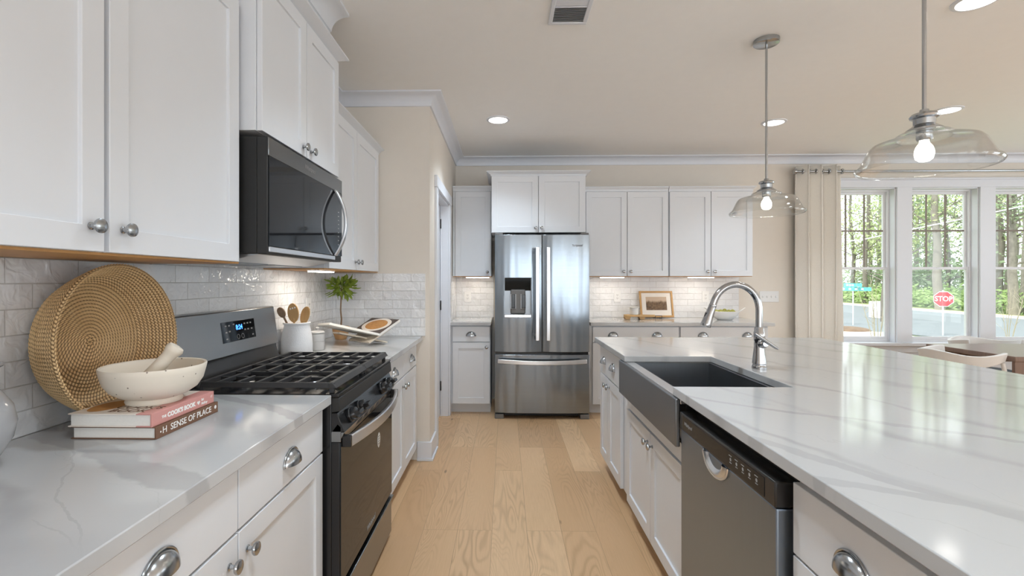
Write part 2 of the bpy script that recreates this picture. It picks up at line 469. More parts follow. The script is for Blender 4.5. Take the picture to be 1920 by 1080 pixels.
# ------------------------------------------------------------------ geometry helpers
class MB:
    def __init__(self):
        self.v, self.f = [], []
    def add(self, vs, fs):
        o = len(self.v)
        self.v += [Vector(p) for p in vs]
        self.f += [tuple(i + o for i in q) for q in fs]
        return self
    def box(self, x0, x1, y0, y1, z0, z1):
        return self.add([(x0, y0, z0), (x1, y0, z0), (x1, y1, z0), (x0, y1, z0), (x0, y0, z1), (x1, y0, z1), (x1, y1, z1), (x0, y1, z1)],
                        [(0, 3, 2, 1), (4, 5, 6, 7), (0, 1, 5, 4), (1, 2, 6, 5), (2, 3, 7, 6), (3, 0, 4, 7)])
    def hexa(self, a, b):
        """two quads (lists of 4 points) joined"""
        return self.add(list(a) + list(b), [(0, 3, 2, 1), (4, 5, 6, 7), (0, 1, 5, 4), (1, 2, 6, 5), (2, 3, 7, 6), (3, 0, 4, 7)])
    def slab(self, quad, t):
        q = [Vector(p) for p in quad]
        n = (q[1] - q[0]).cross(q[3] - q[0]).normalized() * t
        return self.hexa(q, [p + n for p in q])
    def prism(self, poly, fn, a, b):
        """poly: 2-D outline, fn(p, q, w) -> 3-D point, extruded w from a to b"""
        n = len(poly)
        vs = [fn(p, q, a) for p, q in poly] + [fn(p, q, b) for p, q in poly]
        fs = [tuple(range(n)), tuple(range(n, 2 * n))] + [(i, (i + 1) % n, n + (i + 1) % n, n + i) for i in range(n)]
        return self.add(vs, fs)
    def lathe(self, prof, seg=32, M=None, cap=(False, False)):
        vs, fs = [], []
        M = M or Matrix()
        k = len(prof)
        for r, z in prof:
            for i in range(seg):
                a = 2 * pi * i / seg
                vs.append(M @ Vector((r * cos(a), r * sin(a), z)))
        for j in range(k - 1):
            for i in range(seg):
                i2 = (i + 1) % seg
                fs.append((j * seg + i, j * seg + i2, (j + 1) * seg + i2, (j + 1) * seg + i))
        if cap[0]:
            fs.append(tuple(reversed(range(seg))))
        if cap[1]:
            fs.append(tuple(range((k - 1) * seg, k * seg)))
        return self.add(vs, fs)
    def cyl(self, p0, p1, r, r1=None, seg=16):
        return self.tube([p0, p1], [r, r if r1 is None else r1], seg)
    def tube(self, path, radii, seg=12, flat=None, up=None):
        """round (or flat = (half width, half thickness)) bar along a path"""
        P = [Vector(p) for p in path]
        if isinstance(radii, (int, float)):
            radii = [radii] * len(P)
        vs, fs = [], []
        ref = Vector(up) if up else None
        prev = None
        for i, p in enumerate(P):
            t = (P[min(i + 1, len(P) - 1)] - P[max(i - 1, 0)]).normalized()
            if ref is not None:
                a = ref - t * ref.dot(t)
            elif prev is None:
                a = t.orthogonal()
            else:
                a = prev - t * prev.dot(t)
            a.normalize()
            prev = a
            b = t.cross(a)
            for k in range(seg):
                w = 2 * pi * (k + (0.5 if flat else 0)) / seg
                if flat and seg == 4:
                    ca, sa = (1 if cos(w) > 0 else -1), (1 if sin(w) > 0 else -1)
                    vs.append(p + a * ca * flat[0] * radii[i] + b * sa * flat[1] * radii[i])
                elif flat:
                    vs.append(p + a * cos(w) * flat[0] * radii[i] + b * sin(w) * flat[1] * radii[i])
                else:
                    vs.append(p + (a * cos(w) + b * sin(w)) * radii[i])
        for i in range(len(P) - 1):
            for k in range(seg):
                k2 = (k + 1) % seg
                fs.append((i * seg + k, i * seg + k2, (i + 1) * seg + k2, (i + 1) * seg + k))
        fs.append(tuple(reversed(range(seg))))
        fs.append(tuple(range((len(P) - 1) * seg, len(P) * seg)))
        return self.add(vs, fs)
    def sphere(self, c, r, seg=16, rings=10):
        rx, ry, rz = (r, r, r) if isinstance(r, (int, float)) else r
        prof = [(sin(pi * j / rings), -cos(pi * j / rings)) for j in range(rings + 1)]
        prof[0] = (1e-4, -1); prof[-1] = (1e-4, 1)
        M = Matrix.Translation(c) @ Matrix.Diagonal((rx, ry, rz, 1))
        return self.lathe(prof, seg, M, (True, True))
    def text(self, s, size, origin, right, up, depth=0.0006, align='LEFT', bold=0.0, shear=0.0):
        cu = bpy.data.curves.new('lettering', 'FONT')
        cu.body = s
        cu.size = size
        cu.align_x = align
        cu.align_y = 'CENTER'
        cu.extrude = depth
        cu.offset = bold
        cu.shear = shear
        cu.resolution_u = 3
        ob = bpy.data.objects.new('lettering', cu)
        C.objects.link(ob)
        dg = bpy.context.evaluated_depsgraph_get()
        me = ob.evaluated_get(dg).to_mesh()
        r, u = Vector(right).normalized(), Vector(up).normalized()
        n = r.cross(u)
        o = Vector(origin)
        vs = [o + r * v.co.x + u * v.co.y + n * v.co.z for v in me.vertices]
        fs = [tuple(p.vertices) for p in me.polygons]
        self.add(vs, fs)
        ob.evaluated_get(dg).to_mesh_clear()
        bpy.data.objects.remove(ob)
        bpy.data.curves.remove(cu)
        return self

def wloc(o):
    p = Vector((0, 0, 0))
    while o:
        p += o.location
        o = o.parent
    return p

def obj(name, mb, mat, parent=None, bevel=0.0, smooth=35, origin=None, subsurf=0, solid=0.0, local=False):
    """one mesh object; vertices are given in world space unless local"""
    if origin is None:
        if parent is not None:
            origin = wloc(parent)
        elif mb.v:
            xs = [p.x for p in mb.v]; ys = [p.y for p in mb.v]; zs = [p.z for p in mb.v]
            origin = Vector(((min(xs) + max(xs)) / 2, (min(ys) + max(ys)) / 2, min(zs)))
    origin = Vector(origin)
    off = Vector((0, 0, 0)) if local else origin
    me = bpy.data.meshes.new(name)
    me.from_pydata([tuple(p - off) for p in mb.v], [], mb.f)
    bm = bmesh.new(); bm.from_mesh(me)
    bmesh.ops.recalc_face_normals(bm, faces=bm.faces)
    bm.to_mesh(me); bm.free()
    me.materials.append(MAT[mat] if isinstance(mat, str) else mat)
    if smooth:
        me.shade_smooth()
        me.set_sharp_from_angle(angle=math.radians(smooth))
    o = bpy.data.objects.new(name, me)
    C.objects.link(o)
    if parent is not None:
        o.parent = parent
        o.location = (0, 0, 0) if not local else (0, 0, 0)
    else:
        o.location = origin
    if solid:
        md = o.modifiers.new('solid', 'SOLIDIFY'); md.thickness = solid; md.offset = 0
    if subsurf:
        md = o.modifiers.new('sub', 'SUBSURF'); md.levels = subsurf; md.render_levels = subsurf
    if bevel:
        md = o.modifiers.new('bevel', 'BEVEL'); md.width = bevel; md.segments = 2; md.limit_method = 'ANGLE'; md.angle_limit = math.radians(40)
    return o

def tag(o, label, cat, group=None):
    o['label'] = label; o['category'] = cat
    if group:
        o['group'] = group
    return o

def thing(name, label, cat, loc=(0, 0, 0), rotz=0.0, group=None):
    o = bpy.data.objects.new(name, None)
    o.empty_display_size = 0.1
    C.objects.link(o)
    o.location = loc
    o.rotation_euler = (0, 0, rotz)
    return tag(o, label, cat, group)

def struct(name, mb, mat, parent=None, **kw):
    o = obj(name, mb, mat, parent, **kw)
    if parent is None:
        o['kind'] = 'structure'
    return o

# face mapping: (u along the run, d out of the face, z)
def face(kind, p):
    if kind == '+x':
        return lambda u, d, z: (p + d, u, z)
    if kind == '-x':
        return lambda u, d, z: (p - d, u, z)
    return lambda u, d, z: (u, p - d, z)

def fbox(mb, F, u0, u1, d0, d1, z0, z1):
    return mb.hexa([F(u0, d0, z0), F(u1, d0, z0), F(u1, d0, z1), F(u0, d0, z1)], [F(u0, d1, z0), F(u1, d1, z0), F(u1, d1, z1), F(u0, d1, z1)])

def shaker(F, u0, u1, z0, z1, t=0.02, w=0.057, rec=0.009):
    mb = MB()
    o = [(u0, z0), (u1, z0), (u1, z1), (u0, z1)]
    i = [(u0 + w, z0 + w), (u1 - w, z0 + w), (u1 - w, z1 - w), (u0 + w, z1 - w)]
    vs = [F(u, -t, z) for u, z in o] + [F(u, 0, z) for u, z in o] + [F(u, 0, z) for u, z in i] + [F(u, -rec, z) for u, z in i]
    fs = [(0, 1, 2, 3)]
    for k in range(4):
        n = (k + 1) % 4
        fs += [(k, n, 4 + n, 4 + k), (4 + k, 4 + n, 8 + n, 8 + k), (8 + k, 8 + n, 12 + n, 12 + k)]
    fs.append((12, 13, 14, 15))
    return mb.add(vs, fs)

def frame_of(F, u, z):
    o = Vector(F(u, 0, z)); n = Vector(F(u, 1, z)) - o; a = Vector(F(u + 1, 0, z)) - o
    return o, n, a

def knob_mb(F, u, z, s=1.0):
    o, n, a = frame_of(F, u, z)
    R = n.to_track_quat('Z', 'Y').to_matrix().to_4x4()
    M = Matrix.Translation(o) @ R
    prof = [(0.0085, 0), (0.0085, 0.002), (0.0055, 0.004), (0.0045, 0.012), (0.007, 0.015), (0.0145, 0.018), (0.0165, 0.022), (0.0155, 0.026), (0.010, 0.0285), (0.0002, 0.0295)]
    return MB().lathe([(r * s, h * s) for r, h in prof], 24, M, (True, False))

def cup_mb(F, u, z, w=0.045, h=0.040, d=0.026):
    """half-dome cup pull with a raised flange, open below"""
    o, n, a = frame_of(F, u, z)
    up = Vector((0, 0, 1))
    mb = MB()
    NA, NB = 20, 8
    vs, fs = [], []
    for shell, s in ((0, 1.0), (1, 0.90)):
        for j in range(NB + 1):
            el = pi / 2 * j / NB
            for i in range(NA + 1):
                az = pi * i / NA
                pu = -cos(az) * w * cos(el) * s
                pz = sin(az) * h * cos(el) * s
                pn = d * sin(el) * s + 0.0012
                vs.append(o + a * pu + up * pz + n * pn)
    K = (NB + 1) * (NA + 1)
    for b in (0, K):
        for j in range(NB):
            for i in range(NA):
                q = b + j * (NA + 1) + i
                fs.append((q, q + 1, q + NA + 2, q + NA + 1))
    for j in range(NB):   # lower rims close the shell
        for i in (0, NA):
            q = j * (NA + 1) + i
            fs.append((q, q + NA + 1, K + q + NA + 1, K + q))
    for i in range(NA):
        fs.append((i, i + 1, K + i + 1, K + i))
    mb.add(vs, fs)
    rim = [o + a * (-cos(pi * i / 24) * (w + 0.003)) + up * (sin(pi * i / 24) * (h + 0.003)) + n * 0.0025 for i in range(25)]
    mb.tube(rim, 0.0028, 8)
    mb.cyl(o + a * (-w - 0.003) + n * 0.002, o + a * (-w + 0.008) + n * 0.002, 0.003, seg=8)
    mb.cyl(o + a * (w + 0.003) + n * 0.002, o + a * (w - 0.008) + n * 0.002, 0.003, seg=8)
    return mb

def cabinet(label, kind, p, depth, u0, u1, z0, z1, doors=(), drawers=(), toe=0.0, bottom=False, crown=None, group=None, cat='cabinet', gap=0.0, bodyname='body'):
    """p = front plane of the doors. doors: (u0,u1,z0,z1,knob (u,z) or None); drawers: (u0,u1,z0,z1,[cup u...])"""
    F = face(kind, p)
    r = thing('base_cabinet' if toe else 'wall_cabinet', label, cat, F((u0 + u1) / 2, -depth / 2, z0), 0, group)
    b = MB()
    zb = z0 + toe
    fbox(b, F, u0, u1, -depth, -0.021, zb, z1)
    if toe:
        fbox(b, F, u0, u1, -depth, -0.095, z0, zb + 0.01)
    obj('cabinet_body', b, 'cab', r, 0.001)
    if bottom:
        obj('underside_panel', fbox(MB(), F, u0 + 0.001, u1 - 0.001, -depth + 0.001, -0.0225, z0 - 0.006, z0 - 0.0002), 'plywood', r)
    for (a, c, e, g, k) in doors:
        d = obj('cabinet_door', shaker(F, a + 0.0028, c - 0.0028, e, g), 'cab', r, 0.0012)
        if k:
            obj('door_knob', knob_mb(F, *k), 'nickel', d)
    for (a, c, e, g, ks) in drawers:
        d = obj('drawer_front', fbox(MB(), F, a + 0.0028, c - 0.0028, -0.02, 0, e, g), 'cab', r, 0.0015)
        for k in ks:
            obj('cup_pull', cup_mb(F, k, (e + g) / 2 - 0.018), 'nickel', d)
    if crown:
        pr, zt, s0, s1 = crown   # projection, top, end extension at u0, at u1
        cm = MB()
        prof = [(0.0, z1), (0.006, z1), (0.008, z1 + 0.3 * (zt - z1)), (0.35 * pr, z1 + 0.45 * (zt - z1)), (0.75 * pr, z1 + 0.72 * (zt - z1)), (pr, z1 + 0.85 * (zt - z1)), (pr, zt)]
        # front run with mitred ends and returns
        n = len(prof)
        vs = []
        for uu, sg, ext in ((u0, -1, s0), (u1, 1, s1)):
            for dd, zz in prof:
                vs.append(F(uu + sg * (dd if ext else 0), dd - 0.0205, zz))
        fs = [(i, i + 1, n + i + 1, n + i) for i in range(n - 1)]
        base = len(vs)
        for uu, sg, ext in ((u0, -1, s0), (u1, 1, s1)):
            for dd, zz in prof:
                vs.append(F(uu + sg * (dd if ext else 0), -depth, zz))
        for s in (0, n):
            fs += [(s + i, s + i + 1, base + s + i + 1, base + s + i) for i in range(n - 1)]
        fs.append((n - 1, 2 * n - 1, base + 2 * n - 1, base + n - 1))
        cm.add(vs, fs)
        obj('cornice', cm, 'cab', r, smooth=20)
    return r

# ------------------------------------------------------------------ room shell
T = 0.12
struct('floor', MB().box(XL - T, XR + T, YR - T, YB + T + 0.1, -0.1, 0.0), 'floor')
struct('ceiling', MB().box(XL - T, XR + T, YR - T, YB + T + 0.1, CEIL, CEIL + 0.12), 'ceiling')
struct('wall_left', MB().box(XL - T, XL, YR - T, YP + 0.06, 0, CEIL), 'wall')

def pierced(plane_fn, a0, a1, zlo, zhi, holes):
    """wall with rectangular holes (a-range, z-range); plane_fn(a0,a1,z0,z1)->box args"""
    mb = MB()
    cuts = sorted(holes)
    cur = a0
    for (h0, h1, hz0, hz1) in cuts:
        if h0 > cur:
            mb.box(*plane_fn(cur, h0, zlo, zhi))
        if hz0 > zlo:
            mb.box(*plane_fn(h0, h1, zlo, hz0))
        if hz1 < zhi:
            mb.box(*plane_fn(h0, h1, hz1, zhi))
        cur = h1
    if cur < a1:
        mb.box(*plane_fn(cur, a1, zlo, zhi))
    return mb

WIN = [(3.495, 4.207), (4.366, 5.080), (5.240, 5.954)]
WZ0, WZ1 = 0.63, 2.305
WT = 0.16
struct('wall_back', pierced(lambda a, b, c, d: (a, b, YB, YB + WT, c, d), XP, XR, 0, CEIL, [(a, b, WZ0, WZ1) for a, b in WIN]), 'wall')
struct('wall_right', pierced(lambda a, b, c, d: (XR, XR + T, a, b, c, d), YR - T, YB + WT, 0, CEIL, [(a, b, 0.6, 2.3) for a, b in SIDE_WIN]), 'wall')
struct('wall_rear', pierced(lambda a, b, c, d: (a, b, YR - T, YR, c, d), XL, XR, 0, CEIL, [(a, b, 0.5, 2.35) for a, b in REAR_WIN]), 'wall')
struct('wall_pantry_front', MB().box(XL, XP, YP, YP + T, 0, CEIL), 'wall')
DY0, DY1, DZ = 3.80, 4.615, 2.035
struct('wall_pantry_side', pierced(lambda a, b, c, d: (XP - T, XP, a, b, c, d), YP + T, YB + WT, 0, CEIL, [(DY0, DY1, 0.0, DZ)]), 'wall')

# door in the pantry side wall
def build_door():
    cs = MB()
    fx = XP + 0.018
    cs.box(XP, fx, DY0 - 0.085, DY0 + 0.005, 0, DZ)
    cs.box(XP, fx, DY1 - 0.005, DY1 + 0.085, 0, DZ)
    cs.box(XP, fx + 0.004, DY0 - 0.10, DY1 + 0.10, DZ - 0.004, DZ + 0.085)
    cs.box(XP - T, XP, DY0, DY0 + 0.018, 0, DZ); cs.box(XP - T, XP, DY1 - 0.018, DY1, 0, DZ)
    cs.box(XP - T, XP, DY0, DY1, DZ - 0.018, DZ)
    cs.box(XP - 0.075, XP - 0.062, DY1 - 0.03, DY1 - 0.018, 0, DZ - 0.018)
    r = struct('door_1', cs, 'trim', bevel=0.002)
    F = face('+x', XP - 0.078)
    mb = MB()
    a, b = DY0 + 0.021, DY1 - 0.021
    slab = shaker(F, a, b, 0.012, DZ - 0.021, 0.035, 0.11, 0.008)
    obj('door_slab', slab, 'trim', r)
    hg = MB()
    for z in (0.25, 1.02, 1.80):
        hg.cyl((XP - 0.070, DY1 - 0.036, z), (XP - 0.070, DY1 - 0.036, z + 0.09), 0.006)
    obj('door_hinge', hg, 'black_matte', r)
build_door()

# crown moulding with a cove profile, mitred round the room
def crown_run(name, pts, drop=0.085, proj=0.095):
    prof = [(0.0, -drop), (0.012, -drop), (0.014, -drop + 0.012)]
    for k in range(1, 8):
        a = pi / 2 * k / 8
        prof.append((0.014 + (proj - 0.026) * (1 - cos(a)), -drop + 0.012 + (drop - 0.026) * sin(a)))
    prof += [(proj - 0.004, -0.012), (proj, -0.010), (proj, -0.0005), (0.0, -0.0005)]
    mb = MB()
    n = len(prof)
    P = [Vector((x, y, 0)) for x, y in pts]
    vs, fs = [], []
    for i, p in enumerate(P):
        d0 = (P[i] - P[i - 1]).normalized() if i > 0 else None
        d1 = (P[i + 1] - P[i]).normalized() if i < len(P) - 1 else None
        if d0 is None: d0 = d1
        if d1 is None: d1 = d0
        n0 = Vector((d0.y, -d0.x, 0)); n1 = Vector((d1.y, -d1.x, 0))
        m = (n0 + n1) / (1 + n0.dot(n1))
        for dd, zz in prof:
            vs.append(p + m * dd + Vector((0, 0, CEIL + zz)))
    for i in range(len(P) - 1):
        for k in range(n):
            k2 = (k + 1) % n
            fs.append((i * n + k, i * n + k2, (i + 1) * n + k2, (i + 1) * n + k))
    mb.add(vs, fs)
    return struct(name, mb, 'trim', smooth=25)
crown_run('trim_1', [(XL, YR), (XL, YP), (XP, YP), (XP, YB), (XR, YB), (XR, YR)])

def base_run(name, pts, h=0.135, t=0.014):
    mb = MB()
    for (x0, y0), (x1, y1) in zip(pts[:-1], pts[1:]):
        mb.box(min(x0, x1) - (t if x0 == x1 else 0), max(x0, x1) + (t if x0 == x1 else 0), min(y0, y1) - (t if y0 == y1 else 0), max(y0, y1) + (t if y0 == y1 else 0), 0, h)
    return mb
b = MB().box(-0.64, XP + 0.016, YP - 0.016, YP, 0, 0.135).box(XP, XP + 0.016, YP, DY0 - 0.086, 0, 0.135)
b.box(-0.64, XP + 0.028, YP - 0.028, YP - 0.016, 0, 0.018).box(XP + 0.016, XP + 0.028, YP - 0.016, DY0 - 0.086, 0, 0.018)
struct('baseboard_pantry', b, 'trim', bevel=0.003)
struct('baseboard_back', MB().box(2.56, XR, YB - 0.016, YB, 0, 0.135), 'trim', bevel=0.003)

# ------------------------------------------------------------------ windows
def window(name, x0, x1, z0, z1, y0):
    """double-hung unit set into a wall opening; y0 interior wall face"""
    ya, yb = y0 + 0.075, y0 + 0.135
    fw = 0.030
    fr = MB()
    fr.box(x0, x0 + fw, ya, yb, z0, z1).box(x1 - fw, x1, ya, yb, z0, z1).box(x0 + fw, x1 - fw, ya, yb, z1 - fw, z1).box(x0 + fw, x1 - fw, ya, yb, z0, z0 + fw)
    r = struct(name, fr, 'vinyl', bevel=0.003)
    mz = z0 + 0.49 * (z1 - z0)
    sw = 0.024
    lo = MB(); yl0, yl1 = ya + 0.004, ya + 0.028
    a, c = x0 + fw, x1 - fw
    lo.box(a, a + sw, yl0, yl1, z0 + fw, mz).box(c - sw, c, yl0, yl1, z0 + fw, mz).box(a + sw, c - sw, yl0, yl1, z0 + fw, z0 + fw + 0.03).box(a + sw, c - sw, yl0, yl1, mz - 0.028, mz)
    obj('lower_sash', lo, 'vinyl', r, 0.002)
    up = MB(); yu0, yu1 = ya + 0.030, ya + 0.054
    up.box(a, a + sw, yu0, yu1, mz - 0.028, z1 - fw).box(c - sw, c, yu0, yu1, mz - 0.028, z1 - fw).box(a + sw, c - sw, yu0, yu1, z1 - fw - 0.028, z1 - fw).box(a + sw, c - sw, yu0, yu1, mz - 0.028, mz)
    obj('upper_sash', up, 'vinyl', r, 0.002)
    obj('lower_pane', MB().box(a + sw, c - sw, yl0 + 0.010, yl0 + 0.014, z0 + fw + 0.03, mz - 0.028), 'win_glass', r)
    obj('upper_pane', MB().box(a + sw, c - sw, yu0 + 0.010, yu0 + 0.014, mz, z1 - fw - 0.028), 'win_glass', r)
    mu = MB(); g0, g1 = yu0 + 0.003, yu0 + 0.009
    top, bot = z1 - fw - 0.028, mz
    for k in (1, 2):
        xx = a + sw + (c - a - 2 * sw) * k / 3
        mu.box(xx - 0.009, xx + 0.009, g0, g1, bot, top)
    mu.box(a + sw, c - sw, g0 - 0.001, g1 - 0.001, (top + bot) / 2 - 0.009, (top + bot) / 2 + 0.009)
    obj('muntin_grid', mu, 'muntin', r)
    lk = MB().box((a + c) / 2 - 0.02, (a + c) / 2 + 0.02, yl0 - 0.008, yl0, mz - 0.012, mz - 0.001)
    obj('sash_lock', lk, 'vinyl', r, 0.002)
    return r
for i, (a, c) in enumerate(WIN):
    window('window_%d' % (i + 1), a, c, WZ0, WZ1, YB)

# white casing, reveals, stool and panelling round the window bank
tb = MB()
f0, f1 = YB - 0.02, YB
tb.box(3.38, 6.07, f0, f1, WZ1, 2.385)
tb.box(3.36, 6.09, f0 - 0.012, f1, 2.385, 2.405)
for a, c in ((3.38, 3.495), (4.207, 4.366), (5.080, 5.240), (5.954, 6.07)):
    tb.box(a, c, f0, f1, WZ0 + 0.004, WZ1)
for a, c in WIN:   # reveals
    tb.box(a, a + 0.012, YB, YB + 0.075, WZ0, WZ1).box(c - 0.012, c, YB, YB + 0.075, WZ0, WZ1).box(a, c, YB, YB + 0.075, WZ1 - 0.012, WZ1)
tb.box(3.34, 6.11, YB - 0.055, YB + 0.075, WZ0 - 0.026, WZ0 + 0.004)
tb.box(3.38, 6.07, f0, f1, 0.53, WZ0 - 0.026)
struct('trim_2', tb, 'trim', bevel=0.002)
struct('trim_3', MB().box(2.95, 6.4, YB - 0.008, YB, 0.135, 0.53), 'trim')

for i, (a, c) in enumerate(REAR_WIN):  # frames for the unseen rear openings added with the fill lamps
    m = MB()
    for p, q, s, t2 in ((a, c, 0.5, 0.56), (a, c, 2.29, 2.35), (a, c, 1.40, 1.44)):
        m.box(p, q, YR - 0.10, YR - 0.08, s, t2)
    for x in (a, (a + c) / 2 - 0.03, c - 0.06):
        m.box(x, x + 0.06, YR - 0.10, YR - 0.08, 0.5, 2.35)
    struct('window_%d' % (i + 4), m, 'vinyl')
for i, (a, c) in enumerate(SIDE_WIN):  # frames for the unseen side openings added with the fill lamps
    m = MB()
    for s, t2 in ((0.6, 0.66), (2.24, 2.30), (1.42, 1.46)):
        m.box(XR + 0.08, XR + 0.10, a, c, s, t2)
    for y in (a, (a + c) / 2 - 0.03, c - 0.06):
        m.box(XR + 0.08, XR + 0.10, y, y + 0.06, 0.6, 2.3)
    struct('window_%d' % (i + 7), m, 'vinyl')

# ------------------------------------------------------------------ backsplash
struct('trim_4', MB().box(XL, XL + 0.009, -0.5, YP, 0.9, 1.357).box(XL, XL + 0.009, 1.655, 2.43, 1.357, 1.44), 'tile_y')
struct('trim_5', MB().box(XL + 0.009, -0.582, YP - 0.009, YP, 0.9, 1.352), 'tile_x')
struct('trim_6', MB().box(XP, -0.13, YB - 0.009, YB, 0.9, 1.352).box(0.80, 2.53, YB - 0.009, YB, 0.9, 1.352), 'tile_x')
struct('trim_7', MB().box(XP, XP + 0.009, 4.66, YB - 0.009, 0.9, 1.352), 'tile_y')

# ------------------------------------------------------------------ countertops
CT, CB = 0.900, 0.868
def counter(label, boxes, mat):
    mb = MB()
    for x in boxes:
        mb.box(*x, CB, CT)
    return tag(obj('countertop', mb, mat, bevel=0.0025), label, 'countertop')
R0, R1 = 1.668, 2.432     # the range's slot
counter('white veined quartz countertop under the woven basket and books, left of the stove', [(XL + 0.0095, -0.609, -0.5, R0 - 0.003)], 'quartz_left')
counter('white quartz countertop between the stove and the pantry wall, under the open cookbook', [(XL + 0.0095, -0.600, R1 + 0.003, YP - 0.0095)], 'quartz_left')
counter('short white quartz countertop left of the fridge, beside the pantry door', [(XP + 0.0095, -0.142, 4.62, YB - 0.0095)], 'quartz_left')
counter('white quartz countertop right of the fridge, holding the framed picture', [(0.815, 2.56, 4.62, YB - 0.0095)], 'quartz_left')
IX0, IX1, IY0, IY1 = 0.632, 2.21, -0.45, 3.43
SY0, SY1, SX1 = 1.832, 2.570, 1.087     # sink cut-out
isl = MB()
ol = [(IX0, IY0), (IX1, IY0), (IX1, IY1), (IX0, IY1), (IX0, SY1), (SX1, SY1), (SX1, SY0), (IX0, SY0)]
isl.prism(ol, lambda p, q, w: (p, q, w), CB, CT)
tag(obj('countertop', isl, 'quartz_isl', bevel=0.0025), 'large white veined quartz island countertop with the faucet and sink', 'countertop')

# ------------------------------------------------------------------ left run cabinets
XF = -0.635
D = abs(XL) + XF + 0.0   # carcass depth
dz0, dz1, kz = 0.706, 0.700, 0.855
cabinet('white base cabinet with two drawers under the basket and books counter, left of the stove', '+x', XF, 0.60, 0.60, 1.664, 0, CB,
        doors=[(0.603, 1.126, 0.105, 0.70, (1.088, 0.642)), (1.126, 1.655, 0.105, 0.70, (1.166, 0.642))],
        drawers=[(0.603, 1.126, 0.708, 0.853, [0.864]), (1.126, 1.655, 0.708, 0.853, [1.405])], toe=0.10)
cabinet('white base cabinet nearest the camera on the left wall, mostly out of frame', '+x', XF, 0.60, -0.45, 0.598, 0, CB,
        doors=[(-0.44, 0.08, 0.105, 0.70, (0.04, 0.642)), (0.08, 0.595, 0.105, 0.70, (0.12, 0.642))],
        drawers=[(-0.44, 0.08, 0.708, 0.853, [-0.18]), (0.08, 0.595, 0.708, 0.853, [0.34])], toe=0.10)
cabinet('white two-door base cabinet between the stove and the pantry wall', '+x', XF, 0.60, 2.436, 3.455, 0, CB,
        doors=[(2.445, 2.985, 0.105, 0.70, (2.945, 0.645)), (2.985, 3.41, 0.105, 0.70, (3.025, 0.645))],
        drawers=[(2.445, 2.985, 0.708, 0.853, [2.72]), (2.985, 3.41, 0.708, 0.853, [3.22])], toe=0.10)

XU, ZU, ZT = -0.905, 1.365, 2.212
cabinet('large white shaker wall cabinet at left, above the woven basket', '+x', XU, 0.342, 0.53, 1.648, ZU, 2.262,
        doors=[(0.535, 1.0645, ZU, 2.250, (1.026, 1.420)), (1.0735, 1.612, ZU, 2.250, (1.114, 1.420))], bottom=True)
cabinet('white shaker wall cabinet at the far left, out past the frame edge', '+x', XU, 0.342, -0.45, 0.528, ZU, 2.262,
        doors=[(-0.44, 0.04, ZU, 2.250, (0.0, 1.420)), (0.04, 0.525, ZU, 2.250, (0.08, 1.420))], bottom=True)
cabinet('white shaker wall cabinet beside the pantry wall, above the potted plant', '+x', XU, 0.342, 2.436, 3.462, ZU, ZT,
        doors=[(2.440, 2.905, ZU, ZT - 0.004, (2.868, 1.413)), (2.905, 3.405, ZU, ZT - 0.004, (2.942, 1.413))], bottom=True, crown=(0.045, 2.250, 0, 0))
XM = -0.850
mc = cabinet('tall white wall cabinet above the microwave, boxed up to the ceiling', '+x', XM, 0.395, 1.652, 2.432, 1.826, 2.412,
        doors=[(1.655, 2.035, 1.826, 2.408, (1.995, 1.862)), (2.035, 2.430, 1.826, 2.408, (2.075, 1.862))], crown=(0.055, 2.452, 1, 1))
rz = MB()
pr = [(0, 2.452), (0.36, 2.452), (0.36, 2.560), (0.366, 2.562)]
for k in range(0, 9):
    a = pi / 2 * k / 8
    pr.append((0.368 + 0.085 * (1 - cos(a)), 2.562 + 0.072 * sin(a)))
pr += [(0.458, 2.636), (0.458, 2.649), (0, 2.649)]
rz.prism(pr, lambda p, q, w: (XL + 0.001 + p, w, q), 1.70, 2.412)
obj('ceiling_riser', rz, 'cab', mc, smooth=25)

# ------------------------------------------------------------------ back wall cabinets
YU, YC = 4.93, 4.66
cabinet('narrow white wall cabinet left of the fridge, by the pantry door', '-y', YU, 0.34, -0.545, -0.146, 1.348, 2.222,
        doors=[(-0.520, -0.150, 1.348, 2.217, (-0.187, 1.390))], bottom=True, crown=(0.03, 2.275, 0, 0))
cabinet('white cabinet with two square doors directly above the fridge', '-y', 4.65, 0.61, -0.138, 0.774, 1.768, 2.318,
        doors=[(-0.136, 0.318, 1.768, 2.314, (0.289, 1.812)), (0.318, 0.772, 1.768, 2.314, (0.347, 1.812))], crown=(0.045, 2.362, 1, 1))
cabinet('white wall cabinet right of the fridge, above the framed picture', '-y', YU, 0.34, 0.80, 1.662, 1.348, 2.212,
        doors=[(0.822, 1.241, 1.348, 2.208, (1.205, 1.394)), (1.241, 1.660, 1.348, 2.208, (1.277, 1.394))], bottom=True, crown=(0.03, 2.262, 0, 0))
cabinet('rightmost white wall cabinet, above the white bowl and beside the bare wall', '-y', YU, 0.34, 1.667, 2.512, 1.348, 2.212,
        doors=[(1.670, 2.088, 1.348, 2.208, (2.052, 1.394)), (2.088, 2.508, 1.348, 2.208, (2.124, 1.394))], bottom=True, crown=(0.03, 2.262, 0, 1))
cabinet('narrow white base cabinet left of the fridge with one drawer and one door', '-y', YC, 0.60, -0.545, -0.148, 0, CB,
        doors=[(-0.518, -0.152, 0.105, 0.70, (-0.185, 0.655))], drawers=[(-0.518, -0.152, 0.708, 0.855, [-0.335])], toe=0.10)
cabinet('white base cabinet right of the fridge, behind the island end', '-y', YC, 0.60, 0.80, 1.672, 0, CB,
        doors=[(0.84, 1.255, 0.105, 0.70, (1.215, 0.655)), (1.255, 1.670, 0.105, 0.70, (1.295, 0.655))], drawers=[(0.84, 1.670, 0.708, 0.855, [1.037, 1.460])], toe=0.10)
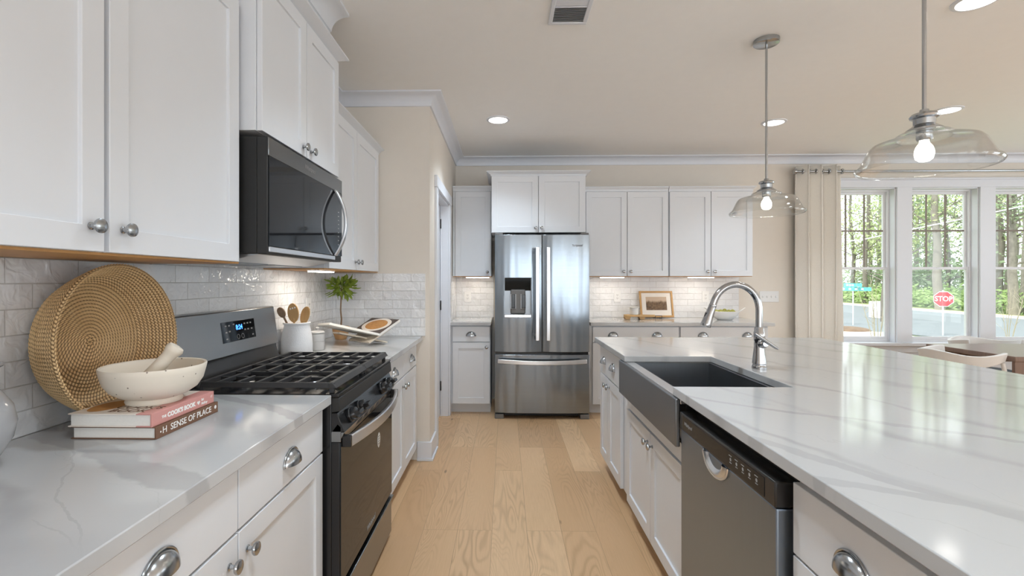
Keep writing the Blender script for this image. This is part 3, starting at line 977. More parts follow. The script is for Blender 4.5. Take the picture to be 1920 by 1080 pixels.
cabinet('rightmost white base cabinet on the back wall, ending by the curtain', '-y', YC, 0.60, 1.676, 2.52, 0, CB,
        doors=[(1.682, 2.095, 0.105, 0.70, (2.055, 0.655)), (2.095, 2.515, 0.105, 0.70, (2.135, 0.655))], drawers=[(1.682, 2.515, 0.708, 0.855, [1.897, 2.318])], toe=0.10)

# ------------------------------------------------------------------ island cabinets
XI = 0.665
cabinet('white island cabinet at the far end with a two-pull drawer over two doors', '-x', XI, 0.60, 2.665, 3.40, 0, CB,
        doors=[(2.795, 3.13, 0.095, 0.662, (3.09, 0.615)), (3.13, 3.39, 0.095, 0.662, (3.17, 0.615))][::1],
        drawers=[(2.795, 3.39, 0.670, 0.855, [2.985, 3.255])], toe=0.09)
cabinet('white island sink cabinet with two doors under the steel apron sink', '-x', XI, 0.60, 1.765, 2.662, 0, 0.64,
        doors=[(1.785, 2.225, 0.095, 0.600, (2.190, 0.548)), (2.225, 2.655, 0.095, 0.600, (2.262, 0.548))],
        toe=0.09)
cabinet('white island drawer cabinet nearest the camera, right of the dishwasher', '-x', XI, 0.60, 0.30, 1.135, 0, CB,
        drawers=[(0.72, 1.130, 0.672, 0.835, [0.935]), (0.72, 1.130, 0.385, 0.666, [0.935]), (0.72, 1.130, 0.095, 0.379, [0.935]),
                 (0.305, 0.715, 0.672, 0.835, [0.51]), (0.305, 0.715, 0.385, 0.666, [0.51]), (0.305, 0.715, 0.095, 0.379, [0.51])], toe=0.09)
for nm_o in [o for o in C.objects if o.get('label', '').startswith('white island sink cabinet')]:
    F = face('-x', XI)
    obj('filler_rail', fbox(MB(), F, 1.785, 2.655, -0.018, -0.006, 0.606, 0.680), 'cab', nm_o, 0.001)
tag(obj('island_base', MB().box(1.27, 1.88, -0.40, 3.40, 0, CB - 0.001).box(0.80, 1.265, -0.40, 0.29, 0, CB - 0.001), 'cab', bevel=0.002),
    'white panelled base behind the island cabinets, under the countertop overhang', 'cabinet')

# ------------------------------------------------------------------ sink and faucet
def build_sink():
    r = thing('apron_sink', 'stainless steel apron-front sink set into the island', 'sink', (0.86, 2.2, 0.69))
    y0, y1 = 1.775, 2.652
    ap = MB().box(0.622, 0.640, y0, y1, 0.690, 0.8675)
    obj('apron_front', ap, 'steel_sink', r, 0.004)
    b = MB()
    x0, x1, ya, yb, zb, zt = 0.690, 1.070, 1.846, 2.556, 0.655, 0.8675
    t = 0.004
    # rim deck, walls, floor
    b.box(x0 - t, x0, ya, yb, zb, zt - 0.001).box(x1, x1 + t, ya, yb, zb, zt - 0.001)
    b.box(x0 - t, x1 + t, ya - t, ya, zb, zt - 0.001).box(x0 - t, x1 + t, yb, yb + t, zb, zt - 0.001)
    b.box(x0 - t, x1 + t, ya - t, yb + t, zb - t, zb)
    b.box(x0, x1, yb, y1, zt - 0.005, zt).box(x0, x1, y0, ya, zt - 0.005, zt).box(x1, x1 + 0.03, y0, y1, zt - 0.005, zt)
    obj('basin', b, 'steel_sink', r, 0.001)
    obj('front_rim', MB().box(0.6405, x0 - 0.0042, y0, y1, zt - 0.02, zt), 'steel_bar', r, 0.002)  # lighter steel than the basin, standing in for the ceiling's reflection
    obj('drain', MB().lathe([(0.055, 0), (0.055, 0.002), (0.045, 0.003), (0.02, 0.0015), (0.0005, 0.0015)], 28, Matrix.Translation((0.9, 2.2, zb + 0.0005))), 'nickel', r)
build_sink()

def build_faucet():
    bx, by = 1.155, 2.215
    r = thing('faucet', 'tall gooseneck pull-down kitchen faucet in polished steel behind the sink', 'faucet', (bx, by, CT))
    M = Matrix.Translation((bx, by, CT + 0.0005))
    body = [(0.001, 0), (0.031, 0), (0.031, 0.010), (0.028, 0.014), (0.0275, 0.020), (0.030, 0.024), (0.0295, 0.030), (0.026, 0.060), (0.0225, 0.095), (0.021, 0.125), (0.0235, 0.130), (0.0235, 0.165), (0.0205, 0.170), (0.0205, 0.182), (0.0165, 0.190), (0.001, 0.190)]
    obj('faucet_body', MB().lathe(body, 36, M), 'chrome', r)
    path = [(bx, by, CT + 0.185), (bx, by, CT + 0.235)]
    cxr, R = bx - 0.105, 0.105
    for k in range(0, 21):
        a = pi * 0.905 * k / 20
        path.append((cxr + R * cos(a), by, CT + 0.265 + R * 1.12 * sin(a)))
    end = Vector(path[-1]); dirv = (end - Vector(path[-2])).normalized()
    path.append(tuple(end + dirv * 0.012))
    obj('gooseneck_tube', MB().tube(path, 0.0150, 18, up=(0, 1, 0)), 'chrome', r)
    h0 = end + dirv * 0.008
    R3 = dirv.to_track_quat('Z', 'Y').to_matrix().to_4x4()
    hd = [(0.0155, 0), (0.0165, 0.004), (0.0165, 0.010), (0.0155, 0.012), (0.0165, 0.018), (0.019, 0.05), (0.0235, 0.092), (0.0245, 0.100), (0.0225, 0.106), (0.016, 0.107), (0.0005, 0.105)]
    sh = obj('spray_head', MB().lathe(hd, 28, Matrix.Translation(h0) @ R3), 'chrome', r)
    sd = dirv.cross(Vector((0, 1, 0))).normalized()
    if sd.x > 0: sd = -sd
    bt = MB()
    c0 = h0 + dirv * 0.045 + sd * 0.012
    bt.tube([c0, c0 + dirv * 0.05], 1.0, 12, flat=(0.011, 0.009), up=(0, 1, 0))
    obj('spray_button', bt, 'black_matte', sh)
    lv = MB()
    lv.sphere((bx + 0.003, by - 0.026, CT + 0.118), (0.024, 0.017, 0.022))
    lv.cyl((bx + 0.003, by - 0.022, CT + 0.118), (bx + 0.003, by - 0.050, CT + 0.118), 0.012)
    lv.tube([(bx - 0.048, by - 0.056, CT + 0.166), (bx - 0.040, by - 0.056, CT + 0.160), (bx + 0.045, by - 0.052, CT + 0.103), (bx + 0.056, by - 0.051, CT + 0.097)], [0.0075, 0.0085, 0.0065, 0.005], 14)
    obj('lever_handle', lv, 'chrome', r)
build_faucet()

# ------------------------------------------------------------------ dishwasher
def build_dishwasher():
    y0, y1 = 1.146, 1.762
    r = thing('dishwasher', 'stainless steel dishwasher with black control strip built into the island', 'dishwasher', (0.95, (y0 + y1) / 2, 0))
    obj('tub_casing', MB().box(0.690, 1.24, y0 + 0.004, y1 - 0.004, 0.02, 0.846).box(0.74, 0.76, y0, y1, 0.0, 0.1), 'black_matte', r)
    d = MB()
    # curved steel door with a scooped pocket handle below the strip
    xs = 0.638
    d.box(xs, 0.689, y0, y1, 0.095, 0.762)
    dr = obj('door_panel', d, 'steel_dw', r, 0.004)
    F = face('-x', xs)
    pk = MB()
    N = 22
    vs, fs = [], []
    yc, w, hgt = 1.475, 0.085, 0.055
    for j in range(7):
        s = j / 6
        for i in range(N + 1):
            a = pi * i / N
            vs.append(F(yc - cos(a) * w * (1 - 0.55 * s), 0.0035 + 0.010 * math.sin(pi * min(s * 1.2, 1)) - 0.006 * s, 0.762 - sin(a) * hgt * (1 - 0.55 * s)))
    for j in range(6):
        for i in range(N):
            q = j * (N + 1) + i
            fs.append((q, q + 1, q + N + 2, q + N + 1))
    vs2 = [F(yc - cos(pi * i / N) * w * 0.45, -0.002, 0.762 - sin(pi * i / N) * hgt * 0.45) for i in range(N + 1)]
    pk.add(vs, fs)
    pk.add(vs2, [tuple(range(N + 1))])
    rim = [F(yc - cos(pi * i / N) * w, 0.003, 0.762 - sin(pi * i / N) * hgt) for i in range(N + 1)]
    pk.tube(rim, 0.004, 8)
    obj('pocket_handle', pk, 'steel_bar', dr)
    st = MB().box(0.634, 0.692, y0 - 0.001, y1 + 0.001, 0.764, 0.826)
    sp = obj('control_strip', st, 'panel_black', r, 0.004)
    G = face('-x', 0.634)
    pn = MB(); fbox(pn, G, y0 + 0.045, y1 - 0.03, 0, 0.0012, 0.771, 0.818)
    obj('control_window', pn, 'glass_black', sp, 0.0005)
    rt, upv = (0, -1, 0), (0, 0, 1)
    tx = MB()
    tx.text('Whirlpool', 0.017, G(y1 - 0.045, 0.0016, 0.795), rt, upv, 0.0002, bold=0.0003, shear=0.2)
    for k in range(5):
        yy = 1.36 - k * 0.035
        fbox(tx, G, yy, yy + 0.016, 0.0012, 0.0017, 0.806, 0.808)
        fbox(tx, G, yy, yy + 0.012, 0.0012, 0.0017, 0.787, 0.789)
        tx.add([G(yy + 0.006 + 0.005 * cos(a), 0.0016, 0.797 + 0.005 * sin(a)) for a in [2 * pi * i / 10 for i in range(10)]], [tuple(range(10))])
    obj('panel_print', tx, 'grey_ink', sp)
    lt = MB(); fbox(lt, G, y0 + 0.13, y0 + 0.22, 0.0012, 0.0016, 0.78, 0.782)
    obj('side_flange', MB().box(0.692, 0.700, y0 - 0.006, y0 + 0.01, 0.826, 0.846), 'black', r)
build_dishwasher()

# ------------------------------------------------------------------ gas range
def build_range():
    y0, y1 = R0 + 0.004, R1 - 0.004
    yc = (y0 + y1) / 2
    r = thing('gas_range', 'freestanding gas stove with black grates and steel backguard on the left wall', 'stove', (-0.9, yc, 0))
    obj('range_body', MB().box(-1.228, -0.612, y0, y1, 0.02, 0.888).box(-1.2, -0.66, y0 + 0.02, y1 - 0.02, 0, 0.02), 'black', r, 0.002)
    ct = MB().box(-1.228, -0.585, y0 - 0.002, y1 + 0.002, 0.8895, 0.902)
    obj('cooktop', ct, 'black', r, 0.003)
    ft = MB().prism([(-0.612, 0.888), (-0.584, 0.888), (-0.580, 0.842), (-0.612, 0.836)], lambda p, q, w: (p, w, q), y0, y1)
    obj('front_trim', ft, 'black_matte', r, 0.002)
    cp = MB().prism([(-0.612, 0.835), (-0.592, 0.835), (-0.566, 0.768), (-0.612, 0.768)], lambda p, q, w: (p, w, q), y0, y1)
    cpo = obj('control_panel', cp, 'black', r, 0.0015)
    nrm = Vector((0.067, 0, 0.026)).normalized()
    R3 = nrm.to_track_quat('Z', 'Y').to_matrix().to_4x4()
    for ky in (1.762, 1.872, 2.205, 2.315):
        M = Matrix.Translation(Vector((-0.579, ky, 0.802)) + nrm * 0.0003) @ R3
        kb = MB().lathe([(0.001, 0), (0.027, 0), (0.027, 0.010), (0.024, 0.013), (0.0225, 0.030), (0.020, 0.034), (0.0005, 0.034)], 24, M)
        q = [M @ Vector(p) for p in ((-0.025, -0.009, 0.03), (0.025, -0.009, 0.03), (0.025, 0.009, 0.03), (-0.025, 0.009, 0.03))]
        q2 = [M @ Vector(p) for p in ((-0.023, -0.007, 0.052), (0.023, -0.007, 0.052), (0.023, 0.007, 0.052), (-0.023, 0.007, 0.052))]
        kb.hexa(q, q2)
        obj('burner_knob', kb, 'black', r, 0.0015)
    # oven door
    dx = -0.578
    dr = obj('oven_door', MB().box(-0.612, dx - 0.004, y0, y1, 0.228, 0.732), 'black', r, 0.002)
    obj('door_glass', MB().box(dx - 0.004, dx, y0 + 0.001, y1 - 0.001, 0.230, 0.730), 'glass_black', dr, 0.001)
    bd = MB().prism([(-0.612, 0.733), (dx, 0.733), (dx, 0.786), (-0.590, 0.797), (-0.612, 0.767)], lambda p, q, w: (p, w, q), y0, y1)
    bd.prism([(-0.612, 0.7665), (-0.5665, 0.7665), (-0.5785, 0.742), (-0.612, 0.74)], lambda p, q, w: (p, w, q), y0 + 0.002, y1 - 0.002)
    bo = obj('door_top_band', bd, 'steel_range', dr, 0.001)
    vn = MB()
    for k in range(5):
        ya = yc - 0.21 + k * 0.088
        for j in range(3):
            z = 0.7475 + j * 0.0065
            x = -0.5785 + (z - 0.742) / 0.0245 * 0.012
            vn.box(x - 0.003, x + 0.0008, ya, ya + 0.062, z - 0.0016, z + 0.0016)
    obj('vent_slot', vn, 'slot', bo)
    hb = MB()
    pts = []
    for k in range(17):
        t = k / 16
        pts.append((-0.553 + 0.042 * (1 - (2 * t - 1) ** 2), y0 + 0.02 + t * (y1 - y0 - 0.04), 0.732))
    hb.tube(pts, 1.0, 4, flat=(0.021, 0.008), up=(0, 0, 1))
    hd = obj('oven_handle', hb, 'steel_bar', dr, 0.004)
    for ya in (y0 + 0.02, y1 - 0.02):
        ec = MB().box(dx + 0.0002, -0.545, ya - 0.010, ya + 0.012, 0.712, 0.752)
        obj('handle_bracket', ec, 'black', hd, 0.002)
    lg = MB()
    cyy, cz = 2.175, 0.575
    lg.add([(dx + 0.0006, cyy + 0.024 * cos(a), cz + 0.034 * sin(a)) for a in [2 * pi * i / 28 for i in range(28)]], [tuple(range(28))])
    st = obj('round_sticker', lg, 'plate', dr)
    tx = MB()
    for k in range(4):
        tx.box(dx + 0.0008, dx + 0.0012, cyy - 0.012, cyy + 0.012, cz - 0.018 + k * 0.011, cz - 0.014 + k * 0.011)
    obj('sticker_print', tx, 'dim_ink', st)
    tx = MB().text('Whirlpool', 0.030, (dx + 0.0006, yc, 0.262), (0, 1, 0), (0, 0, 1), 0.0002, 'CENTER', 0.0004, 0.2)
    obj('brand_lettering', tx, 'grey_ink', dr)
    obj('storage_drawer', MB().box(-0.612, dx - 0.002, y0 + 0.001, y1 - 0.001, 0.030, 0.205).box(-0.612, dx + 0.010, y0 + 0.001, y1 - 0.001, 0.205, 0.216), 'steel_range', r, 0.003)
    # backguard
    xb = -1.168
    bg_ = MB().prism([(-1.238, 0.985), (xb + 0.010, 0.985), (xb - 0.016, 1.168), (xb - 0.022, 1.172), (-1.238, 1.172)], lambda p, q, w: (p, w, q), y0 + 0.006, y1 - 0.004)
    bgo = obj('backguard', bg_, 'steel_range', r, 0.003)
    lb = MB().prism([(-1.238, 0.9025), (-1.150, 0.9025), (-1.153, 0.915), (xb - 0.002, 0.970), (xb - 0.002, 0.9845), (-1.238, 0.9845)], lambda p, q, w: (p, w, q), y0 + 0.004, y1 - 0.004)
    obj('backguard_base', lb, 'panel_black', r, 0.002)
    sl = Vector((-0.026, 0, 0.183)).normalized()
    nv = Vector((0.183, 0, 0.026)).normalized()
    o0 = Vector((xb + 0.010, 0, 0.985))
    def BG(y, s, d):
        return o0 + Vector((0, y, 0)) + sl * s + nv * d
    dy0, dy1, ds0, ds1 = 1.955, 2.215, 0.055, 0.142
    pn = MB().hexa([BG(dy0, ds0, -0.002), BG(dy1, ds0, -0.002), BG(dy1, ds1, -0.002), BG(dy0, ds1, -0.002)], [BG(dy0, ds0, 0.0015), BG(dy1, ds0, 0.0015), BG(dy1, ds1, 0.0015), BG(dy0, ds1, 0.0015)])
    pno = obj('touch_panel', pn, 'glass_black', bgo, 0.0006)
    tx = MB().text('8:24', 0.030, BG(2.085, 0.112, 0.0018), (0, 1, 0), sl, 0.0002, 'CENTER', 0.0006)
    obj('clock_digits', tx, 'clock', pno)
    ic = MB()
    for yy, ss in ((1.985, .125), (2.01, .125), (1.985, .098), (2.01, .10), (1.985, .07), (2.045, .128), (2.13, .125), (2.155, .125), (2.18, .125), (2.13, .098), (2.155, .098), (2.185, .098), (2.19, .07)):
        ic.hexa([BG(yy - .006, ss - .003, .0015), BG(yy + .006, ss - .003, .0015), BG(yy + .006, ss + .003, .0015), BG(yy - .006, ss + .003, .0015)],
                [BG(yy - .006, ss - .003, .002), BG(yy + .006, ss - .003, .002), BG(yy + .006, ss + .003, .002), BG(yy - .006, ss + .003, .002)])
    for yy in (2.07, 2.105):
        ring = [BG(yy + 0.010 * cos(2 * pi * i / 16), 0.072 + 0.010 * sin(2 * pi * i / 16), 0.002) for i in range(17)]
        ic.tube(ring, 0.0009, 6)
    obj('touch_icon', ic, 'grey_ink', pno)
    # burners
    for (bx, by, s) in ((-0.76, 1.845, 1.0), (-1.03, 1.845, 0.8), (-0.76, 2.255, 1.1), (-1.03, 2.255, 0.9), (-0.895, yc, 0.9)):
        M = Matrix.Translation((bx, by, 0.9022))
        bo_ = obj('burner', MB().lathe([(0.060 * s, 0), (0.062 * s, 0.004), (0.045 * s, 0.006), (0.040 * s, 0.012), (0.001, 0.012)], 28, M, (True, False)), 'steel_bar', r)
        obj('burner_cap', MB().lathe([(0.030 * s, 0.0125), (0.038 * s, 0.0135), (0.038 * s, 0.020), (0.033 * s, 0.023), (0.0005, 0.0235)], 28, M, (True, False)), 'iron', bo_)
    # grates: two cast sections
    zg = 0.931
    for g0, g1 in ((y0 + 0.006, yc - 0.0015), (yc + 0.0015, y1 - 0.006)):
        gm = MB()
        xa, xz = -1.105, -0.600
        def bar(p, q, w=0.006, h=0.008, zz=zg):
            gm.tube([(p[0], p[1], zz), (q[0], q[1], zz)], 1.0, 4, flat=(h, w), up=(0, 0, 1))
        # frame with sloped outer rail
        gm.prism([(xz - 0.026, zg + 0.008), (xz - 0.010, zg + 0.008), (xz + 0.004, zg - 0.010), (xz - 0.020, zg - 0.010)], lambda p, q, w: (p, w, q), g0, g1)
        gm.prism([(xa, zg - 0.010), (xa + 0.008, zg + 0.008), (xa + 0.020, zg + 0.008), (xa + 0.018, zg - 0.010)], lambda p, q, w: (p, w, q), g0, g1)
        outer0 = g0 < y0 + 0.02
        for ya, sg in ((g0, 1), (g1, -1)):
            gm.prism([(ya, zg - 0.010), (ya + sg * 0.006, zg + 0.008), (ya + sg * 0.016, zg + 0.008), (ya + sg * 0.014, zg - 0.010)], lambda p, q, w: (w, p, q), xa + 0.004, xz - 0.006)
        for k in range(1, 7):
            xx = xa + (xz - xa) * k / 7
            if k in (2, 5):
                gl = (g1 - g0) * 0.34
                bar((xx, g0 + 0.01), (xx, g0 + 0.01 + gl)); bar((xx, g1 - 0.01), (xx, g1 - 0.01 - gl))
            else:
                bar((xx, g0 + 0.01), (xx, g1 - 0.01))
        for t in (0.36, 0.64):
            yy = g0 + (g1 - g0) * t
            bar((xa + 0.01, yy), (xz - 0.01, yy), 0.005, 0.006, zg - 0.003)
        for xx in (xa + 0.012, xz - 0.016):
            for yy in (g0 + 0.012, g1 - 0.012):
                gm.box(xx - 0.008, xx + 0.008, yy - 0.007, yy + 0.007, 0.9022, zg - 0.008)
        obj('burner_grate', gm, 'iron', r, 0.0015)
build_range()

# ------------------------------------------------------------------ microwave
def build_microwave():
    y0, y1, z0, z1 = 1.658, 2.412, 1.392, 1.808
    xf = -0.828
    r = thing('microwave', 'black and steel over-the-range microwave hung under the tall wall cabinet', 'microwave', (-1.05, (y0 + y1) / 2, z0))
    bd = MB().box(-1.240, -0.872, y0 + 0.004, y1 - 0.004, z0 + 0.004, z1)
    obj('microwave_body', bd, 'black_matte', r, 0.003)
    un = MB().prism([(-1.236, z0 - 0.022), (-0.985, z0 - 0.022), (-0.875, z0 + 0.002), (-0.875, z0 + 0.0038), (-1.236, z0 + 0.0038)], lambda p, q, w: (p, w, q), y0 + 0.02, y1 - 0.02)
    uo = obj('underside_pan', un, 'steel_bar', r, 0.002)
    fl = MB()
    for a in (y0 + 0.06, y0 + 0.40):
        fl.box(-1.20, -1.0, a, a + 0.28, z0 - 0.025, z0 - 0.0222)
    obj('grease_filter', fl, 'steel_dark', uo)
    dr = obj('microwave_door', MB().box(-0.871, xf - 0.004, y0, y1, z0 + 0.002, z1 - 0.002), 'black_matte', r, 0.003)
    obj('top_band', MB().box(xf - 0.004, xf, y0 + 0.001, y1 - 0.001, z1 - 0.068, z1 - 0.004), 'steel_range', dr, 0.001)
    obj('window_glass', MB().box(xf - 0.004, xf - 0.0005, y0 + 0.006, y1 - 0.001, z0 + 0.032, z1 - 0.069), 'glass_black', dr)
    obj('lower_band', MB().box(xf - 0.004, xf + 0.001, y0 + 0.006, y1 - 0.10, z0 + 0.010, z0 + 0.028), 'steel_bar', dr, 0.001)
    tx = MB().text('Whirlpool', 0.026, (xf + 0.0003, (y0 + y1) / 2 - 0.02, z1 - 0.036), (0, 1, 0), (0, 0, 1), 0.0002, 'CENTER', 0.0003, 0.2)
    obj('brand_lettering', tx, 'dim_ink', dr)
    ic = MB()
    for k in range(9):
        ic.box(xf - 0.0005, xf + 0.0002, y1 - 0.058, y1 - 0.044, z0 + 0.085 + k * 0.02, z0 + 0.089 + k * 0.02)
    obj('keypad_print', ic, 'grey_ink', dr)
    hb = MB()
    pts = []
    yh = y1 - 0.105
    for k in range(19):
        t = k / 18
        pts.append((xf + 0.004 + 0.052 * (1 - (2 * t - 1) ** 2), yh, z0 + 0.03 + t * (z1 - z0 - 0.10)))
    hb.tube(pts, 1.0, 4, flat=(0.013, 0.006), up=(0, 1, 0))
    obj('curved_handle', hb, 'steel_bar', dr, 0.003)
build_microwave()

# ------------------------------------------------------------------ refrigerator
def curved_panel(x0, x1, z0, z1, yf, bulge, thick, hole=None, nx=14):
    xs = [x0 + (x1 - x0) * i / nx for i in range(nx + 1)]
    zs = [z0, z1]
    if hole:
        hx0, hx1, hz0, hz1 = hole
        xs = sorted(set(xs + [hx0, hx1])); zs = [z0, hz0, hz1, z1]
    def Y(x):
        t = (2 * (x - x0) / (x1 - x0) - 1)
        return yf + bulge * abs(t) ** 2.6
    mb = MB()
    nX, nZ = len(xs), len(zs)
    vs = [(x, Y(x), z) for z in zs for x in xs] + [(x, yf + thick, z) for z in zs for x in xs]
    K = nX * nZ
    fs = []
    def inh(i, j):
        return hole and xs[i] >= hole[0] - 1e-6 and xs[i + 1] <= hole[1] + 1e-6 and zs[j] >= hole[2] - 1e-6 and zs[j + 1] <= hole[3] + 1e-6
    for j in range(nZ - 1):
        for i in range(nX - 1):
            if inh(i, j):
                continue
            a = j * nX + i
            fs += [(a, a + 1, a + nX + 1, a + nX), (K + a, K + a + nX, K + a + nX + 1, K + a + 1)]
    def wall(p, q):
        fs.append((p, q, K + q, K + p))
    for i in range(nX - 1):
        wall(i, i + 1); wall((nZ - 1) * nX + i, (nZ - 1) * nX + i + 1)
    for j in range(nZ - 1):
        wall(j * nX, (j + 1) * nX); wall(j * nX + nX - 1, (j + 1) * nX + nX - 1)
    if hole:
        ih = [i for i in range(nX) if hole[0] - 1e-6 <= xs[i] <= hole[1] + 1e-6]
        for a, b in zip(ih[:-1], ih[1:]):
            wall(nX + a, nX + b); wall(2 * nX + a, 2 * nX + b)
        for a in (ih[0], ih[-1]):
            wall(nX + a, 2 * nX + a)
    return mb.add(vs, fs), Y

def build_fridge():
    x0, x1 = -0.101, 0.787
    r = thing('refrigerator', 'stainless steel french-door refrigerator with bottom freezer drawer and ice dispenser', 'refrigerator', ((x0 + x1) / 2, 4.9, 0))
    obj('fridge_cabinet', MB().box(x0 + 0.004, x1 - 0.004, 4.585, 5.235, 0.06, 1.740).box(x0 + 0.05, x1 - 0.05, 4.64, 5.2, 0.02, 0.06), 'gray_plastic', r, 0.004)
    yf = 4.500
    xm = 0.343
    hole = (-0.012, 0.243, 0.955, 1.328)
    lm, Y = curved_panel(x0, xm - 0.004, 0.632, 1.733, yf, 0.022, 0.08, hole)
    ld = obj('fridge_door', lm, 'steel', r, 0.003)
    rm, Y2 = curved_panel(xm + 0.004, x1, 0.632, 1.733, yf, 0.022, 0.08)
    rd = obj('fridge_door', rm, 'steel', r, 0.003)
    fm, Y3 = curved_panel(x0, x1, 0.058, 0.606, yf, 0.020, 0.08, nx=20)
    fd = obj('freezer_drawer', fm, 'steel', r, 0.003)
    obj('door_gasket', MB().box(x0 + 0.006, x1 - 0.006, 4.55, 4.583, 0.59, 0.65).box(xm - 0.012, xm + 0.012, 4.55, 4.583, 0.65, 1.73), 'black', r)
    # dispenser
    hx0, hx1, hz0, hz1 = hole
    dz = 1.165
    q = MB()
    q.box(hx0 + 0.001, hx1 - 0.001, 4.572, 4.578, hz0, hz1)
    q.box(hx0 + 0.0005, hx0 + 0.004, 4.525, 4.572, hz0, hz1).box(hx1 - 0.004, hx1 - 0.0005, 4.525, 4.572, hz0, hz1)
    dp = obj('dispenser_recess', q, 'steel_dark', ld)
    obj('drip_tray', MB().box(hx0 + 0.0015, hx1 - 0.0015, 4.500, 4.572, hz0 - 0.0, hz0 + 0.028), 'steel_bar', dp, 0.003)
    obj('nozzle_housing', MB().box(hx0 + 0.06, hx1 - 0.055, 4.535, 4.572, 1.02 - 0.035, dz + 0.055), 'gray_plastic', dp, 0.012)
    tp = MB().prism([(4.512, hz1 - 0.0005), (4.572, hz1 - 0.0005), (4.572, dz + 0.04), (4.548, dz + 0.05), (4.515, hz1 - 0.05)], lambda p, q_, w: (w, p, q_), hx0 + 0.004, hx1 - 0.004)
    obj('dispenser_display', tp, 'glass_black', dp, 0.002)
    for px in (0.055, 0.150):
        pd = obj('dispenser_paddle', MB().box(px, px + 0.036, 4.528, 4.5345, 1.045, 1.170), 'black', dp, 0.006)
        obj('paddle_rim', MB().tube([(px - 0.004, 4.531, 1.175), (px - 0.004, 4.531, 1.037), (px + 0.040, 4.531, 1.037), (px + 0.040, 4.531, 1.175)], 0.003, 8), 'steel_bar', pd)
    # handles
    for par, xa, xb in ((ld, 0.279, 0.313), (rd, 0.380, 0.414)):
        hm = MB().box(xa, xb, 4.440, 4.458, 0.745, 1.612)
        hm.box(xa + 0.006, xb - 0.006, 4.456, 4.515, 0.775, 0.80).box(xa + 0.006, xb - 0.006, 4.456, 4.515, 1.555, 1.58)
        obj('door_handle', hm, 'steel_bar', par, 0.004)
    pts = []
    for k in range(15):
        t = k / 14
        pts.append((-0.072 + t * 0.825, 4.462 - 0.030 * (1 - (2 * t - 1) ** 2), 0.553 - 0.012 * (1 - (2 * t - 1) ** 2)))
    hm = MB().tube(pts, 1.0, 4, flat=(0.019, 0.008), up=(0, 0, 1))
    for xx in (-0.045, 0.726):
        hm.box(xx - 0.008, xx + 0.008, 4.462, 4.512, 0.542, 0.562)
    obj('drawer_handle', hm, 'steel_bar', fd, 0.004)
    tx = MB().text('Whirlpool', 0.030, (0.655, Y2(0.655) - 0.0012, 1.630), (1, 0, 0), (0, 0, 1), 0.0002, 'CENTER', 0.0004, 0.2)
    obj('brand_lettering', tx, 'dim_ink', rd)
    for xa in (x0 + 0.0, x1 - 0.085):
        obj('front_foot', MB().box(xa, xa + 0.085, 4.52, 4.62, 0.0, 0.045), 'gray_plastic', r, 0.006)
    obj('kick_grille', MB().box(x0 + 0.09, x1 - 0.09, 4.60, 4.62, 0.012, 0.056), 'black_matte', r)
    for xa in (x0 + 0.005, x1 - 0.075):
        obj('hinge_cover', MB().box(xa, xa + 0.07, 4.53, 4.60, 1.7335, 1.752), 'gray_plastic', r, 0.004)
build_fridge()

# ------------------------------------------------------------------ ceiling fixtures
def can_light(x, y, label, energy=60):
    r = thing('recessed_light', label, 'ceiling light', (x, y, CEIL - 0.012), 0, 'round recessed ceiling lights')
    M = Matrix.Translation((x, y, CEIL))
    obj('trim_ring', MB().lathe([(0.098, -0.0005), (0.097, -0.005), (0.084, -0.010), (0.078, -0.009), (0.078, -0.002)], 40, M), 'trim', r)
    obj('light_diffuser', MB().lathe([(0.0775, -0.0035), (0.04, -0.0050), (0.0005, -0.0055)], 40, M), 'lamp', r)
    l = add_light('recessed_lamp', 'SPOT', (0, 0, -0.012), (0, 0, -1), energy, (0.77, 0.895, 1.0), spot_size=2.05, spot_blend=0.8, shadow_soft_size=0.07)
    l.parent = r
can_light(-0.062, 4.016, 'round recessed ceiling light nearest the fridge')
can_light(2.282, 4.141, 'round recessed ceiling light behind the far pendant rod', 34)
can_light(3.491, 3.877, 'round recessed ceiling light between the near pendant and the right frame edge', 45)
can_light(2.266, 2.363, 'round recessed ceiling light cut by the top edge at upper right', 16)
can_light(0.03, 2.02, 'added round recessed ceiling light over the aisle just above the frame edge', 85)  # unseen, added to brighten the cabinet fronts along the aisle
can_light(0.22, 0.30, 'added round recessed ceiling light over the aisle above the camera, out of frame', 75)  # unseen, added for more light on the near aisle
can_light(2.27, 0.4, 'round recessed ceiling light over the near island end, out of frame', 20)
can_light(4.9, 1.8, 'added round recessed ceiling light over the open dining side, out of frame')  # unseen, added to light the dining side
can_light(-0.062, -1.2, 'added round recessed ceiling light behind the camera over the aisle, out of frame')  # unseen, added for more bounce from behind the camera
can_light(2.27, -1.6, 'added round recessed ceiling light behind the camera past the island, out of frame')  # unseen, added as fill past the island
can_light(4.9, -1.2, 'added round recessed ceiling light over the open room behind, out of frame')  # unseen, added to brighten the open room

